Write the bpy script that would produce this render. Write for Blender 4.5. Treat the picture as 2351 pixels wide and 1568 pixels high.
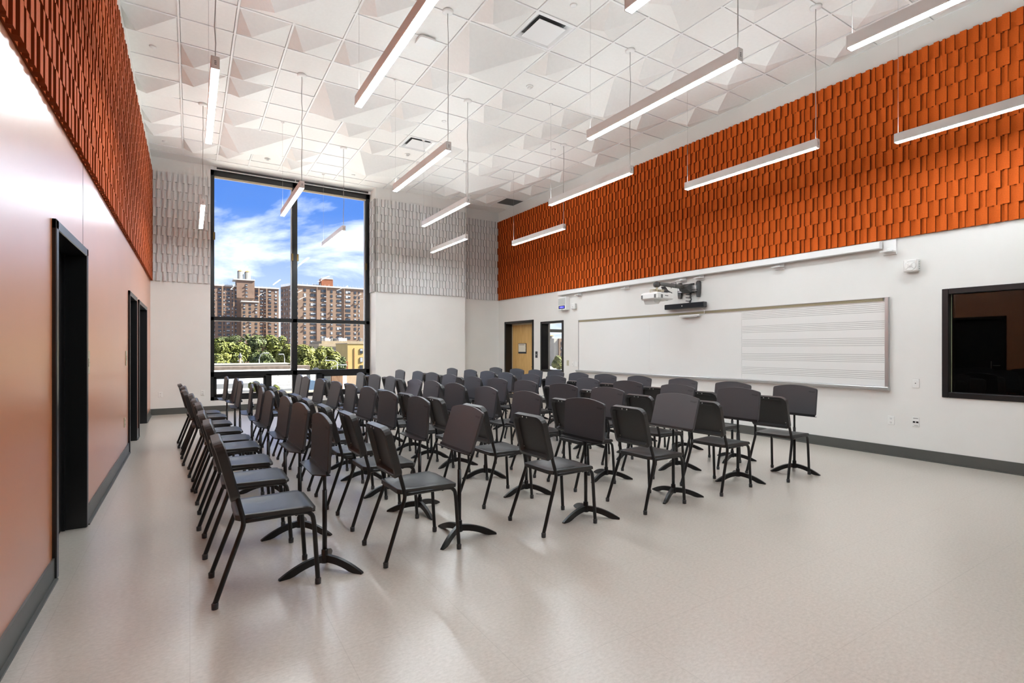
import bpy, math, random
from mathutils import Vector, Matrix, Euler

for o in list(bpy.data.objects):
    bpy.data.objects.remove(o, do_unlink=True)
SC = bpy.context.scene
COL = SC.collection
R = math.radians

# ------------------------------------------------------------------ camera
F_PX, CX, HY, YAW, EYE = 1179.69, 1175.5, 801.12, R(32.08), 1.40
SN, CS = math.sin(YAW), math.cos(YAW)
cam_d = bpy.data.cameras.new('camera')
cam_d.sensor_fit = 'HORIZONTAL'
cam_d.sensor_width = 36.0
cam_d.lens = F_PX / 2351 * 36.0
cam_d.shift_y = (HY - 784.0) / 2351
cam_d.clip_start = 0.05
cam_d.clip_end = 3000
cam = bpy.data.objects.new('camera', cam_d)
cam.location = (0, 0, EYE)
cam.rotation_euler = (R(90), 0, -YAW)
COL.objects.link(cam)
SC.camera = cam

# ------------------------------------------------------------------ view, world, sun
SC.view_settings.view_transform = 'Standard'
SC.view_settings.look = 'None'
SC.view_settings.exposure = 0.15
SC.view_settings.gamma = 1.0
SC.view_settings.use_curve_mapping = False
LAMP_DOWN, CEIL_FILL = 68.0, 31.0  # downward lamp light; added upward fill for the ceiling

world = bpy.data.worlds.new('sky')
SC.world = world
world.use_nodes = True
wt = world.node_tree
wt.nodes.clear()
def wn(kind, **kw):
    n = wt.nodes.new(kind)
    for k, v in kw.items():
        setattr(n, k, v)
    return n
w_out = wn('ShaderNodeOutputWorld')
w_bg = wn('ShaderNodeBackground')
w_bg.inputs['Strength'].default_value = 1.0
w_tc = wn('ShaderNodeTexCoord')
w_sep = wn('ShaderNodeSeparateXYZ')
wt.links.new(w_tc.outputs['Generated'], w_sep.inputs[0])
w_ramp = wn('ShaderNodeValToRGB')
els = w_ramp.color_ramp.elements
els[0].position = 0.0; els[0].color = (1.0, 1.1, 1.3, 1)
els[1].position = 1.0; els[1].color = (0.05, 0.17, 0.66, 1)
for p, c in ((0.10, (0.58, 0.74, 1.05, 1)), (0.24, (0.12, 0.31, 0.90, 1)), (0.42, (0.075, 0.23, 0.80, 1))):
    e = els.new(p); e.color = c
wt.links.new(w_sep.outputs['Z'], w_ramp.inputs[0])
# clouds: noise on the direction, flattened towards the horizon
w_add = wn('ShaderNodeMath', operation='ADD'); w_add.inputs[1].default_value = 0.22
w_abs = wn('ShaderNodeMath', operation='ABSOLUTE')
wt.links.new(w_sep.outputs['Z'], w_abs.inputs[0]); wt.links.new(w_abs.outputs[0], w_add.inputs[0])
w_dx = wn('ShaderNodeMath', operation='DIVIDE'); w_dy = wn('ShaderNodeMath', operation='DIVIDE')
wt.links.new(w_sep.outputs['X'], w_dx.inputs[0]); wt.links.new(w_add.outputs[0], w_dx.inputs[1])
wt.links.new(w_sep.outputs['Y'], w_dy.inputs[0]); wt.links.new(w_add.outputs[0], w_dy.inputs[1])
w_cmb = wn('ShaderNodeCombineXYZ')
wt.links.new(w_dx.outputs[0], w_cmb.inputs[0]); wt.links.new(w_dy.outputs[0], w_cmb.inputs[1])
w_map = wn('ShaderNodeMapping'); w_map.inputs['Location'].default_value = (7.7, 0.2, 1.7); w_map.inputs['Scale'].default_value = (1.0, 0.8, 1.0)
wt.links.new(w_cmb.outputs[0], w_map.inputs['Vector'])
w_noise = wn('ShaderNodeTexNoise'); w_noise.inputs['Scale'].default_value = 1.15
w_noise.inputs['Detail'].default_value = 9.0; w_noise.inputs['Roughness'].default_value = 0.58; w_noise.inputs['Distortion'].default_value = 0.5
wt.links.new(w_map.outputs[0], w_noise.inputs['Vector'])
w_cr = wn('ShaderNodeValToRGB')
w_cr.color_ramp.elements[0].position = 0.47; w_cr.color_ramp.elements[0].color = (0, 0, 0, 1)
w_cr.color_ramp.elements[1].position = 0.86; w_cr.color_ramp.elements[1].color = (1, 1, 1, 1)
wt.links.new(w_noise.outputs[0], w_cr.inputs[0])
w_mix = wn('ShaderNodeMix', data_type='RGBA')
w_mix.inputs[7].default_value = (3.1, 3.02, 2.95, 1)
wt.links.new(w_cr.outputs[0], w_mix.inputs[0]); wt.links.new(w_ramp.outputs[0], w_mix.inputs[6])
wt.links.new(w_mix.outputs[2], w_bg.inputs['Color']); wt.links.new(w_bg.outputs[0], w_out.inputs[0])

sun_d = bpy.data.lights.new('sun', 'SUN')
sun_d.energy = 32.0
sun_d.angle = R(0.6)
sun_d.color = (1.0, 0.95, 0.86)
sun = bpy.data.objects.new('sun', sun_d)
sun.rotation_euler = Vector((-0.72, 0.17, -0.68)).to_track_quat('-Z', 'Y').to_euler()
COL.objects.link(sun)

# ------------------------------------------------------------------ pixel helpers (2351 x 1568 frame)
def ray(u, v):
    x = (u - CX) / F_PX; z = (HY - v) / F_PX
    return SN + x * CS, CS - x * SN, z
def on_y(u, v, Y):
    r = ray(u, v); t = Y / r[1]
    return t * r[0], EYE + t * r[2]
def on_x(u, v, X):
    r = ray(u, v); t = X / r[0]
    return t * r[1], EYE + t * r[2]
def to_px(X, Y, Z):
    d = X * SN + Y * CS; x = X * CS - Y * SN
    if d < 0.05: return None
    return CX + F_PX * x / d, HY - F_PX * (Z - EYE) / d

# ------------------------------------------------------------------ materials
def srgb(r, g, b):
    f = lambda c: (c / 255 / 12.92) if c / 255 <= 0.04045 else ((c / 255 + 0.055) / 1.055) ** 2.4
    return (f(r), f(g), f(b), 1.0)
MATS = {}
def mat(name, col, rough=0.5, metal=0.0, var=0.0, vscale=8.0, bump=0.0, bscale=60.0, spec=0.5, col2=None, emit=None, strength=1.0, vdet=3.0, stretch=None, rvar=0.0):
    if name in MATS: return MATS[name]
    m = bpy.data.materials.new(name); m.use_nodes = True
    nt = m.node_tree; bs = nt.nodes['Principled BSDF']
    bs.inputs['Base Color'].default_value = col
    bs.inputs['Roughness'].default_value = rough
    bs.inputs['Metallic'].default_value = metal
    bs.inputs['Specular IOR Level'].default_value = spec
    tc = None
    def coords():
        nonlocal tc
        if tc is None:
            t = nt.nodes.new('ShaderNodeTexCoord'); tc = t.outputs['Object']
            if stretch:
                mp = nt.nodes.new('ShaderNodeMapping'); mp.inputs['Scale'].default_value = stretch
                nt.links.new(tc, mp.inputs['Vector']); tc = mp.outputs[0]
        return tc
    if var > 0 or col2:
        n = nt.nodes.new('ShaderNodeTexNoise'); n.inputs['Scale'].default_value = vscale; n.inputs['Detail'].default_value = vdet
        nt.links.new(coords(), n.inputs['Vector'])
        rp = nt.nodes.new('ShaderNodeValToRGB')
        a = col2 if col2 else tuple(c * (1 - var) for c in col[:3]) + (1,)
        b = col if col2 else tuple(min(1, c * (1 + var)) for c in col[:3]) + (1,)
        rp.color_ramp.elements[0].position = 0.35; rp.color_ramp.elements[0].color = a
        rp.color_ramp.elements[1].position = 0.65; rp.color_ramp.elements[1].color = b
        nt.links.new(n.outputs[0], rp.inputs[0]); nt.links.new(rp.outputs[0], bs.inputs['Base Color'])
    if rvar > 0:
        n = nt.nodes.new('ShaderNodeTexNoise'); n.inputs['Scale'].default_value = 2.2; n.inputs['Detail'].default_value = 4
        nt.links.new(coords(), n.inputs['Vector'])
        mr = nt.nodes.new('ShaderNodeMapRange'); mr.inputs['To Min'].default_value = rough - rvar; mr.inputs['To Max'].default_value = rough + rvar
        nt.links.new(n.outputs[0], mr.inputs['Value']); nt.links.new(mr.outputs[0], bs.inputs['Roughness'])
    if bump > 0:
        n = nt.nodes.new('ShaderNodeTexNoise'); n.inputs['Scale'].default_value = bscale; n.inputs['Detail'].default_value = 3
        nt.links.new(coords(), n.inputs['Vector'])
        bp = nt.nodes.new('ShaderNodeBump'); bp.inputs['Strength'].default_value = bump; bp.inputs['Distance'].default_value = 0.01
        nt.links.new(n.outputs[0], bp.inputs['Height']); nt.links.new(bp.outputs[0], bs.inputs['Normal'])
    if emit:
        bs.inputs['Emission Color'].default_value = emit; bs.inputs['Emission Strength'].default_value = strength
    MATS[name] = m
    return m
def glass_mat(name, tint=(1, 1, 1, 1), ior=1.45):
    m = bpy.data.materials.new(name); m.use_nodes = True
    nt = m.node_tree; nt.nodes.clear()
    out = nt.nodes.new('ShaderNodeOutputMaterial'); mx = nt.nodes.new('ShaderNodeMixShader')
    fr = nt.nodes.new('ShaderNodeFresnel'); fr.inputs['IOR'].default_value = ior
    tr = nt.nodes.new('ShaderNodeBsdfTransparent'); tr.inputs['Color'].default_value = tint
    gl = nt.nodes.new('ShaderNodeBsdfGlossy'); gl.inputs['Roughness'].default_value = 0.0
    nt.links.new(fr.outputs[0], mx.inputs[0]); nt.links.new(tr.outputs[0], mx.inputs[1]); nt.links.new(gl.outputs[0], mx.inputs[2])
    nt.links.new(mx.outputs[0], out.inputs['Surface'])
    return m

M_WALL = mat('white_wall_paint', srgb(233, 231, 226), 0.55, var=0.012, vscale=2.0, bump=0.02, bscale=180)
M_ORANGE = mat('orange_wall_paint', srgb(212, 128, 74), 0.30, var=0.03, vscale=1.5, bump=0.012, bscale=40, spec=1.0)
_b = M_ORANGE.node_tree.nodes['Principled BSDF']; _b.inputs['Coat Weight'].default_value = 1.0; _b.inputs['Coat Roughness'].default_value = 0.36; _b.inputs['Coat IOR'].default_value = 1.9
M_OFELT = mat('orange_felt', srgb(206, 92, 26), 0.8, var=0.06, vscale=90, bump=0.15, bscale=260, spec=0.2)
M_OSHADE = mat('orange_felt_shaded_edge', srgb(126, 58, 28), 0.95, spec=0.1)  # side faces of the orange strips, their shade put into the colour
M_GFELT = mat('grey_felt', srgb(226, 224, 221), 0.8, var=0.04, vscale=90, bump=0.15, bscale=260, spec=0.3)
M_GSHADE = mat('grey_felt_shaded_edge', srgb(158, 155, 151), 0.95, spec=0.1)  # same for the grey strips: shaded sides painted darker
for _m in (M_OFELT, M_GFELT):
    _b = _m.node_tree.nodes['Principled BSDF']; _b.inputs['Sheen Weight'].default_value = 0.2; _b.inputs['Sheen Roughness'].default_value = 0.3
M_TILE = mat('ceiling_tile_white', srgb(240, 238, 233), 0.9, var=0.012, vscale=25, bump=0.05, bscale=220, spec=0.2)
M_TEE = mat('ceiling_tee_white', srgb(240, 239, 236), 0.5)
M_BASE = mat('rubber_base_grey', srgb(84, 84, 80), 0.42, var=0.03)
M_BLACK = mat('black_frame_paint', srgb(24, 24, 25), 0.32, var=0.03)
M_DOORBLK = mat('black_door_paint', srgb(20, 20, 21), 0.4, var=0.05)
M_CHAIRP = mat('black_chair_plastic', srgb(27, 26, 26), 0.40, var=0.06, vscale=60, bump=0.06, bscale=400)
M_TUBE = mat('black_powder_coated_steel', srgb(20, 20, 21), 0.34, var=0.03)
M_DESK = mat('black_speckled_desk_plastic', srgb(62, 64, 69), 0.40, spec=0.8, col2=srgb(40, 41, 45), vscale=330, vdet=2, bump=0.12, bscale=420)
for _m in (M_CHAIRP, M_DESK):
    _b = _m.node_tree.nodes['Principled BSDF']; _b.inputs['Specular IOR Level'].default_value = 0.9
M_LOGO = mat('black_logo_print', srgb(12, 12, 12), 0.5)
M_STEEL = mat('bright_steel', srgb(205, 203, 198), 0.28, metal=1.0)
M_LAMP = mat('lamp_housing_white', srgb(242, 242, 240), 0.38, var=0.01)
M_DIFF = mat('lamp_diffuser_lit', (1, 1, 1, 1), 0.5, emit=(0.87, 0.96, 1.02, 1), strength=LAMP_DOWN)
M_CEILFILL = mat('added_ceiling_fill_glow', (1, 1, 1, 1), 0.5, emit=(0.87, 0.96, 1.02, 1), strength=CEIL_FILL)  # added glow that brightens the ceiling, not a known lamp part
M_CORD = mat('grey_cord', srgb(176, 172, 166), 0.5)
M_WHITE = mat('white_plastic', srgb(238, 237, 233), 0.4)
M_WHITE2 = mat('white_enamel', srgb(240, 240, 238), 0.3)
M_BOARD = mat('whiteboard_enamel', srgb(236, 235, 231), 0.16, var=0.006, vscale=1.2)
M_STAFF = mat('grey_staff_ink', srgb(158, 158, 154), 0.4)
M_ALU = mat('satin_aluminium', srgb(205, 206, 206), 0.34, metal=0.85)
M_CORK = mat('tan_cork_strip', srgb(150, 139, 112), 0.85, var=0.08, vscale=120)
M_GREYP = mat('grey_plastic', srgb(108, 108, 106), 0.45)
M_DGREY = mat('dark_grey_plastic', srgb(72, 72, 72), 0.45)
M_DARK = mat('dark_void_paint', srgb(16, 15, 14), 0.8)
M_LCD = mat('blue_lcd', srgb(60, 62, 190), 0.3, emit=srgb(70, 76, 215), strength=0.7)
M_LCDT = mat('lcd_segments', srgb(200, 205, 250), 0.3, emit=srgb(190, 195, 250), strength=0.8)
M_WOOD = mat('maple_door_veneer', srgb(222, 184, 118), 0.4, col2=srgb(205, 162, 96), vscale=5, vdet=5, stretch=(6, 6, 0.6))
M_BRASS = mat('antique_brass', srgb(120, 100, 62), 0.35, metal=0.9)
M_BRONZE = mat('dark_bronze', srgb(96, 84, 66), 0.35, metal=0.8)
M_BEIGE = mat('beige_strip', srgb(196, 184, 158), 0.6)
M_PAPER = mat('paper', srgb(232, 224, 206), 0.8)
M_INK = mat('print_ink', srgb(60, 58, 55), 0.8)
M_CHAR = mat('charcoal_plastic', srgb(58, 58, 60), 0.4)
M_GLASS = glass_mat('clear_glazing', (0.97, 0.98, 0.98, 1), 1.2)
M_GLASSD = glass_mat('tinted_glazing', (0.55, 0.56, 0.55, 1), 1.6)
M_GLASSE = mat('glass_edge_green', srgb(172, 180, 150), 0.3)
# floor: beige sheet with fine flecks, gloss and faint joints
def floor_material():
    m = bpy.data.materials.new('beige_vinyl_floor'); m.use_nodes = True
    nt = m.node_tree; bs = nt.nodes['Principled BSDF']
    tc = nt.nodes.new('ShaderNodeTexCoord')
    n1 = nt.nodes.new('ShaderNodeTexNoise'); n1.inputs['Scale'].default_value = 70; n1.inputs['Detail'].default_value = 4; n1.inputs['Roughness'].default_value = 0.7
    mp = nt.nodes.new('ShaderNodeMapping'); mp.inputs['Scale'].default_value = (0.6, 1.0, 1.0)
    nt.links.new(tc.outputs['Object'], mp.inputs[0]); nt.links.new(mp.outputs[0], n1.inputs['Vector'])
    r1 = nt.nodes.new('ShaderNodeValToRGB')
    r1.color_ramp.elements[0].position = 0.3; r1.color_ramp.elements[0].color = srgb(186, 176, 164)
    r1.color_ramp.elements[1].position = 0.7; r1.color_ramp.elements[1].color = srgb(208, 199, 188)
    nt.links.new(n1.outputs[0], r1.inputs[0])
    br = nt.nodes.new('ShaderNodeTexBrick'); br.offset = 0.0
    br.inputs['Scale'].default_value = 1.0; br.inputs['Brick Width'].default_value = 0.61; br.inputs['Row Height'].default_value = 0.61
    br.inputs['Mortar Size'].default_value = 0.0022; br.inputs['Mortar Smooth'].default_value = 0.6
    br.inputs['Color1'].default_value = (1, 1, 1, 1); br.inputs['Color2'].default_value = (0.985, 0.985, 0.985, 1); br.inputs['Mortar'].default_value = (0.84, 0.83, 0.82, 1)
    nt.links.new(tc.outputs['Object'], br.inputs['Vector'])
    mx = nt.nodes.new('ShaderNodeMix'); mx.data_type = 'RGBA'; mx.blend_type = 'MULTIPLY'; mx.inputs[0].default_value = 1.0
    nt.links.new(r1.outputs[0], mx.inputs[6]); nt.links.new(br.outputs[0], mx.inputs[7])
    nt.links.new(mx.outputs[2], bs.inputs['Base Color'])
    n2 = nt.nodes.new('ShaderNodeTexNoise'); n2.inputs['Scale'].default_value = 1.3; n2.inputs['Detail'].default_value = 5
    nt.links.new(tc.outputs['Object'], n2.inputs['Vector'])
    mr = nt.nodes.new('ShaderNodeMapRange'); mr.inputs['To Min'].default_value = 0.29; mr.inputs['To Max'].default_value = 0.36
    nt.links.new(n2.outputs[0], mr.inputs[0]); nt.links.new(mr.outputs[0], bs.inputs['Roughness'])
    n3 = nt.nodes.new('ShaderNodeTexNoise'); n3.inputs['Scale'].default_value = 26; n3.inputs['Detail'].default_value = 3
    nt.links.new(tc.outputs['Object'], n3.inputs['Vector'])
    bp = nt.nodes.new('ShaderNodeBump'); bp.inputs['Strength'].default_value = 0.045; bp.inputs['Distance'].default_value = 0.01
    nt.links.new(n3.outputs[0], bp.inputs['Height']); nt.links.new(bp.outputs[0], bs.inputs['Normal'])
    bs.inputs['Specular IOR Level'].default_value = 0.75
    bs.inputs['Coat Weight'].default_value = 0.6; bs.inputs['Coat Roughness'].default_value = 0.28
    return m
M_FLOOR = floor_material()

# ------------------------------------------------------------------ mesh builder
class MB:
    def __init__(s):
        s.v = []; s.f = []; s.mi = []; s.sm = []
    def _add(s, vs, fs, m=0, smooth=False):
        b = len(s.v); s.v.extend(vs)
        for f in fs:
            s.f.append([i + b for i in f]); s.mi.append(m); s.sm.append(smooth)
        return s
    def box(s, x0, x1, y0, y1, z0, z1, m=0):
        if x0 > x1: x0, x1 = x1, x0
        if y0 > y1: y0, y1 = y1, y0
        if z0 > z1: z0, z1 = z1, z0
        vs = [(x0, y0, z0), (x1, y0, z0), (x1, y1, z0), (x0, y1, z0), (x0, y0, z1), (x1, y0, z1), (x1, y1, z1), (x0, y1, z1)]
        return s._add(vs, [(0, 3, 2, 1), (4, 5, 6, 7), (0, 1, 5, 4), (1, 2, 6, 5), (2, 3, 7, 6), (3, 0, 4, 7)], m)
    def bbox(s, x0, x1, y0, y1, z0, z1, b=0.004, m=0):      # box with chamfered vertical and horizontal edges
        if x0 > x1: x0, x1 = x1, x0
        if y0 > y1: y0, y1 = y1, y0
        if z0 > z1: z0, z1 = z1, z0
        b = min(b, (x1 - x0) / 2.2, (y1 - y0) / 2.2, (z1 - z0) / 2.2)
        def ring(ix, iy, z): return [(x0 + ix, y0, z), (x1 - ix, y0, z), (x1, y0 + iy, z), (x1, y1 - iy, z), (x1 - ix, y1, z), (x0 + ix, y1, z), (x0, y1 - iy, z), (x0, y0 + iy, z)]
        def inr(z): return [(x0 + b, y0 + b, z), (x1 - b, y0 + b, z), (x1 - b, y0 + b, z), (x1 - b, y1 - b, z), (x1 - b, y1 - b, z), (x0 + b, y1 - b, z), (x0 + b, y1 - b, z), (x0 + b, y0 + b, z)]
        vs = inr(z0) + ring(b, b, z0 + b) + ring(b, b, z1 - b) + inr(z1)
        fs = []
        for k in range(3):
            for i in range(8):
                j = (i + 1) % 8
                fs.append((k * 8 + i, k * 8 + j, k * 8 + 8 + j, k * 8 + 8 + i))
        fs.append((7, 5, 3, 1)); fs.append((24, 26, 28, 30))
        return s._add(vs, fs, m)
    def tube(s, pts, r, seg=8, m=0, cap=True, smooth=True):
        pts = [Vector(p) for p in pts]; rr = r if isinstance(r, (list, tuple)) else [r] * len(pts)
        vs = []; up = None
        for i, p in enumerate(pts):
            t = (pts[min(i + 1, len(pts) - 1)] - pts[max(i - 1, 0)]).normalized()
            if up is None:
                up = Vector((0, 0, 1)) if abs(t.z) < 0.9 else Vector((1, 0, 0))
            a = t.cross(up)
            if a.length < 1e-5: a = t.orthogonal()
            a.normalize(); b = a.cross(t).normalized(); up = b
            for k in range(seg):
                an = 2 * math.pi * k / seg
                q = p + (a * math.cos(an) + b * math.sin(an)) * rr[i]
                vs.append(tuple(q))
        fs = []
        for i in range(len(pts) - 1):
            for k in range(seg):
                j = (k + 1) % seg
                fs.append((i * seg + k, i * seg + j, (i + 1) * seg + j, (i + 1) * seg + k))
        s._add(vs, fs, m, smooth)
        if cap:
            b = len(s.v) - len(vs)
            s.f.append([b + k for k in range(seg)][::-1]); s.mi.append(m); s.sm.append(False)
            e = b + (len(pts) - 1) * seg
            s.f.append([e + k for k in range(seg)]); s.mi.append(m); s.sm.append(False)
        return s
    def lathe(s, prof, c=(0, 0, 0), axis='Z', seg=20, m=0, smooth=True):
        vs = []; n = len(prof)
        for r, h in prof:
            for k in range(seg):
                a = 2 * math.pi * k / seg; p = (r * math.cos(a), r * math.sin(a), h)
                if axis == 'X': p = (p[2], p[0], p[1])
                elif axis == 'Y': p = (p[0], p[2], p[1])
                vs.append((p[0] + c[0], p[1] + c[1], p[2] + c[2]))
        fs = []
        for i in range(n - 1):
            for k in range(seg):
                j = (k + 1) % seg
                fs.append((i * seg + k, i * seg + j, (i + 1) * seg + j, (i + 1) * seg + k))
        s._add(vs, fs, m, smooth)
        b = len(s.v) - len(vs)
        for i in (0, n - 1):
            if prof[i][0] > 1e-4:
                s.f.append([b + i * seg + k for k in range(seg)]); s.mi.append(m); s.sm.append(False)
        return s
    def prism(s, poly, axis, a, b, m=0):       # poly: 2-D points in the plane across the axis, extruded a..b
        n = len(poly)
        def P(p, h):
            if axis == 'X': return (h, p[0], p[1])
            if axis == 'Y': return (p[0], h, p[1])
            return (p[0], p[1], h)
        vs = [P(p, a) for p in poly] + [P(p, b) for p in poly]
        fs = [tuple(range(n))[::-1], tuple(range(n, 2 * n))] + [(i, (i + 1) % n, n + (i + 1) % n, n + i) for i in range(n)]
        return s._add(vs, fs, m)
    def quad(s, a, b, c, d, m=0):
        return s._add([a, b, c, d], [(0, 1, 2, 3)], m)
    def mesh(s, name, mats):
        me = bpy.data.meshes.new(name)
        me.from_pydata([tuple(v) for v in s.v], [], s.f)
        for mm in (mats if isinstance(mats, (list, tuple)) else [mats]): me.materials.append(mm)
        me.polygons.foreach_set('material_index', s.mi)
        me.polygons.foreach_set('use_smooth', s.sm)
        me.update()
        return me
    def build(s, name, mats, parent=None, loc=None):
        o = bpy.data.objects.new(name, s.mesh(name, mats)); COL.objects.link(o)
        if parent: o.parent = parent
        if loc: o.location = loc
        return o
def place(name, me, parent=None, loc=(0, 0, 0), rot=None):
    o = bpy.data.objects.new(name, me); COL.objects.link(o)
    if parent: o.parent = parent
    o.location = loc
    if rot: o.rotation_euler = rot
    return o
def empty(name, loc=(0, 0, 0), rz=0.0):
    o = bpy.data.objects.new(name, None); COL.objects.link(o)
    o.location = loc; o.rotation_euler = (0, 0, rz); o.empty_display_size = 0.1
    return o
def tag(o, label=None, cat=None, group=None, kind=None):
    if label: o['label'] = label
    if cat: o['category'] = cat
    if group: o['group'] = group
    if kind: o['kind'] = kind
    return o
def copy_tree(o, parent=None):
    c = o.copy(); COL.objects.link(c); c.parent = parent
    for ch in list(o.children): copy_tree(ch, c)
    return c
def struct(name, mb, m, label=None, parent=None):
    o = mb.build(name, m, parent)
    tag(o, label, kind='structure')
    return o

# ------------------------------------------------------------------ the room shell
XL, XR, YB, YN, H = -0.705, 7.80, 13.20, -3.2, 5.462
YC, XC0, XC1 = 12.74, 3.95, 6.45           # projecting pier between window and recess
PB, PT = 2.84, 5.17                        # felt cladding, bottom and top
GX, GY, G = 0.4902, 7.5037, 0.6096         # ceiling grid
def wall_cells(mb, fixed, a_cuts, z_cuts, hole, emit):
    for i in range(len(a_cuts) - 1):
        for k in range(len(z_cuts) - 1):
            if not hole((a_cuts[i] + a_cuts[i + 1]) / 2, (z_cuts[k] + z_cuts[k + 1]) / 2):
                emit(a_cuts[i], a_cuts[i + 1], z_cuts[k], z_cuts[k + 1])
def wall_with_holes(name, axis, c0, c1, a0, a1, z0, z1, holes, m, label):
    ac = sorted({a0, a1} | {h[0] for h in holes} | {h[1] for h in holes})
    zc = sorted({z0, z1} | {h[2] for h in holes} | {h[3] for h in holes})
    mb = MB()
    hole = lambda a, z: any(h[0] < a < h[1] and h[2] < z < h[3] for h in holes)
    if axis == 'X': wall_cells(mb, None, ac, zc, hole, lambda p, q, r, s: mb.box(c0, c1, p, q, r, s))
    else: wall_cells(mb, None, ac, zc, hole, lambda p, q, r, s: mb.box(p, q, c0, c1, r, s))
    return struct(name, mb, m, label)

struct('floor', MB().box(XL - 0.35, XR + 0.35, YN, YB + 0.45, -0.12, 0.0), M_FLOOR, 'glossy beige flecked vinyl floor of the music room')
LD = [(4.15, 5.20), (8.65, 9.70), (10.17, 11.85)]
wall_with_holes('wall_left', 'X', XL - 0.28, XL, YN, YB + 0.45, 0, H + 0.1, [(a, b, 0, 2.14) for a, b in LD], M_ORANGE, 'orange painted side wall with three black doorways')
MB_ = MB().box(XL, XL + 0.012, YN, YB, PT + 0.01, H); struct('trim_1', MB_, M_WALL, 'narrow white band above the orange felt on the door wall')
RD, RW1, RW2 = (11.40, 12.78, 0, 2.13), (10.05, 11.02, 0.81, 2.11), (0.25, 2.53, 0.81, 2.13)
wall_with_holes('wall_right', 'X', XR, XR + 0.30, YN, YB + 0.45, 0, H + 0.1, [RD, RW1, RW2], M_WALL, 'white painted wall carrying the whiteboard')
wall_with_holes('wall_back', 'Y', YB, YB + 0.45, XL - 0.28, XR + 0.3, 0, H + 0.1, [(0.386, XC0, 0.25, 5.395)], M_WALL, 'white end wall around the tall window')
struct('wall_pier', MB().box(XC0, XC1, YC, YB + 0.02, 0, H + 0.05), M_WALL, 'white projecting pier between window and door corner')
struct('wall_rear', MB().box(XL - 0.28, XR + 0.3, YN - 0.2, YN, 0, H + 0.1), mat('taupe_wall_paint', srgb(150, 138, 128), 0.6), 'taupe wall behind the viewer')
# baseboards
def base(name, boxes, label):
    mb = MB()
    for b in boxes: mb.box(*b)
    return struct(name, mb, M_BASE, label)
BH, BT = 0.135, 0.012
lb = []
ys = [YN] + [v for d in LD for v in (d[0] - 0.05, d[1] + 0.05)] + [YB]
for i in range(0, len(ys), 2):
    lb += [(XL, XL + BT, ys[i], ys[i + 1], 0, BH), (XL, XL + BT + 0.018, ys[i], ys[i + 1], 0, 0.012)]
base('baseboard_left', lb, 'grey rubber base along the orange wall')
base('baseboard_right', [(XR - BT, XR, YN, RD[0] - 0.06, 0, BH), (XR - BT - 0.015, XR, YN, RD[0] - 0.06, 0, 0.012), (XR - BT, XR, RD[1] + 0.06, YB, 0, BH)], 'dark grey rubber base under the whiteboard')
base('baseboard_back', [(XL, XC0, YB - BT, YB, 0, BH), (XC0, XC1, YC - BT, YC, 0, BH), (XC0 - BT, XC0, YC - BT, YB, 0, BH), (XC1, XC1 + BT, YC - BT, YB, 0, BH), (XC1, XR, YB - BT, YB, 0, BH)], 'dark grey rubber base along the window wall')

# ------------------------------------------------------------------ ceiling
YEDGE = 12.77
ceil_mb = MB().box(XL - 0.28, XR + 0.3, YN - 0.2, YB + 0.45, H + 0.05, H + 0.2)
ceil_mb.box(XL, XR, YEDGE, YB, H - 0.004, H + 0.05)
ceiling = struct('ceiling', ceil_mb, M_WALL, 'white suspended ceiling with pyramid tiles')
J0 = int(math.floor((YN - GY) / G))
I0, I1, J1 = -2, 12, 8
xs_of = lambda i: max(XL, GX + i * G) if i > -2 else XL
ys_of = lambda j: min(YEDGE, GY + j * G) if j < 9 else YEDGE
for i in range(I0 + 1, I1):
    x = GX + i * G
    MB().box(x - 0.012, x + 0.012, YN, YEDGE, H - 0.006, H + 0.03).build('ceiling_tee', M_TEE, ceiling)
for j in range(J0 + 1, J1 + 1):
    y = GY + j * G
    MB().box(XL, XR, y - 0.012, y + 0.012, H - 0.0055, H + 0.03).build('cross_tee', M_TEE, ceiling)
e_mb = MB(); e_mb.box(XL, XL + 0.022, YN, YEDGE, H - 0.004, H + 0.03); e_mb.box(XR - 0.022, XR, YN, YEDGE, H - 0.004, H + 0.03); e_mb.box(XL, XR, YEDGE - 0.02, YEDGE + 0.004, H - 0.006, H + 0.03)
e_mb.build('edge_angle', M_TEE, ceiling)
BIG = [(0, -3), (0, 5), (2, 1), (4, 5), (4, -3), (6, -7), (8, -3), (6, 1), (8, 5), (2, -7), (4, -11), (0, -11), (8, -13)]
SMALL = [(-2, 0), (0, -1), (1, -1), (2, -1), (2, -3), (-2, 3), (-2, 5), (-2, 6), (-1, 1), (-1, 2), (0, 1), (0, 2), (0, 4), (0, 7), (-1, 7), (3, 3), (4, 4), (2, 6), (2, 7),
         (4, -4), (4, -1), (6, -3), (6, -1), (6, 0), (4, 1), (4, 2), (6, -5), (8, -1), (8, 0), (8, 1), (8, 3), (8, 4), (10, 0), (11, 1), (10, 3), (8, -7), (8, -5), (8, -4), (10, -6), (10, -5),
         (11, -4), (11, -3), (10, -2), (11, -7), (10, 4), (10, 5), (11, 3), (11, 5), (9, -1), (8, 7), (10, 7), (6, 3), (6, 5), (6, 7), (10, -8), (9, -4), (11, -9), (9, -9), (6, -9), (4, -8), (0, -6), (-1, -4), (2, -9), (5, -13), (10, -12)]
SPECIAL = {(5, -4), (5, 3), (11, 7)}
covered = {(i + a, j + b) for i, j in BIG for a in (0, 1) for b in (0, 1)}
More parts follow.
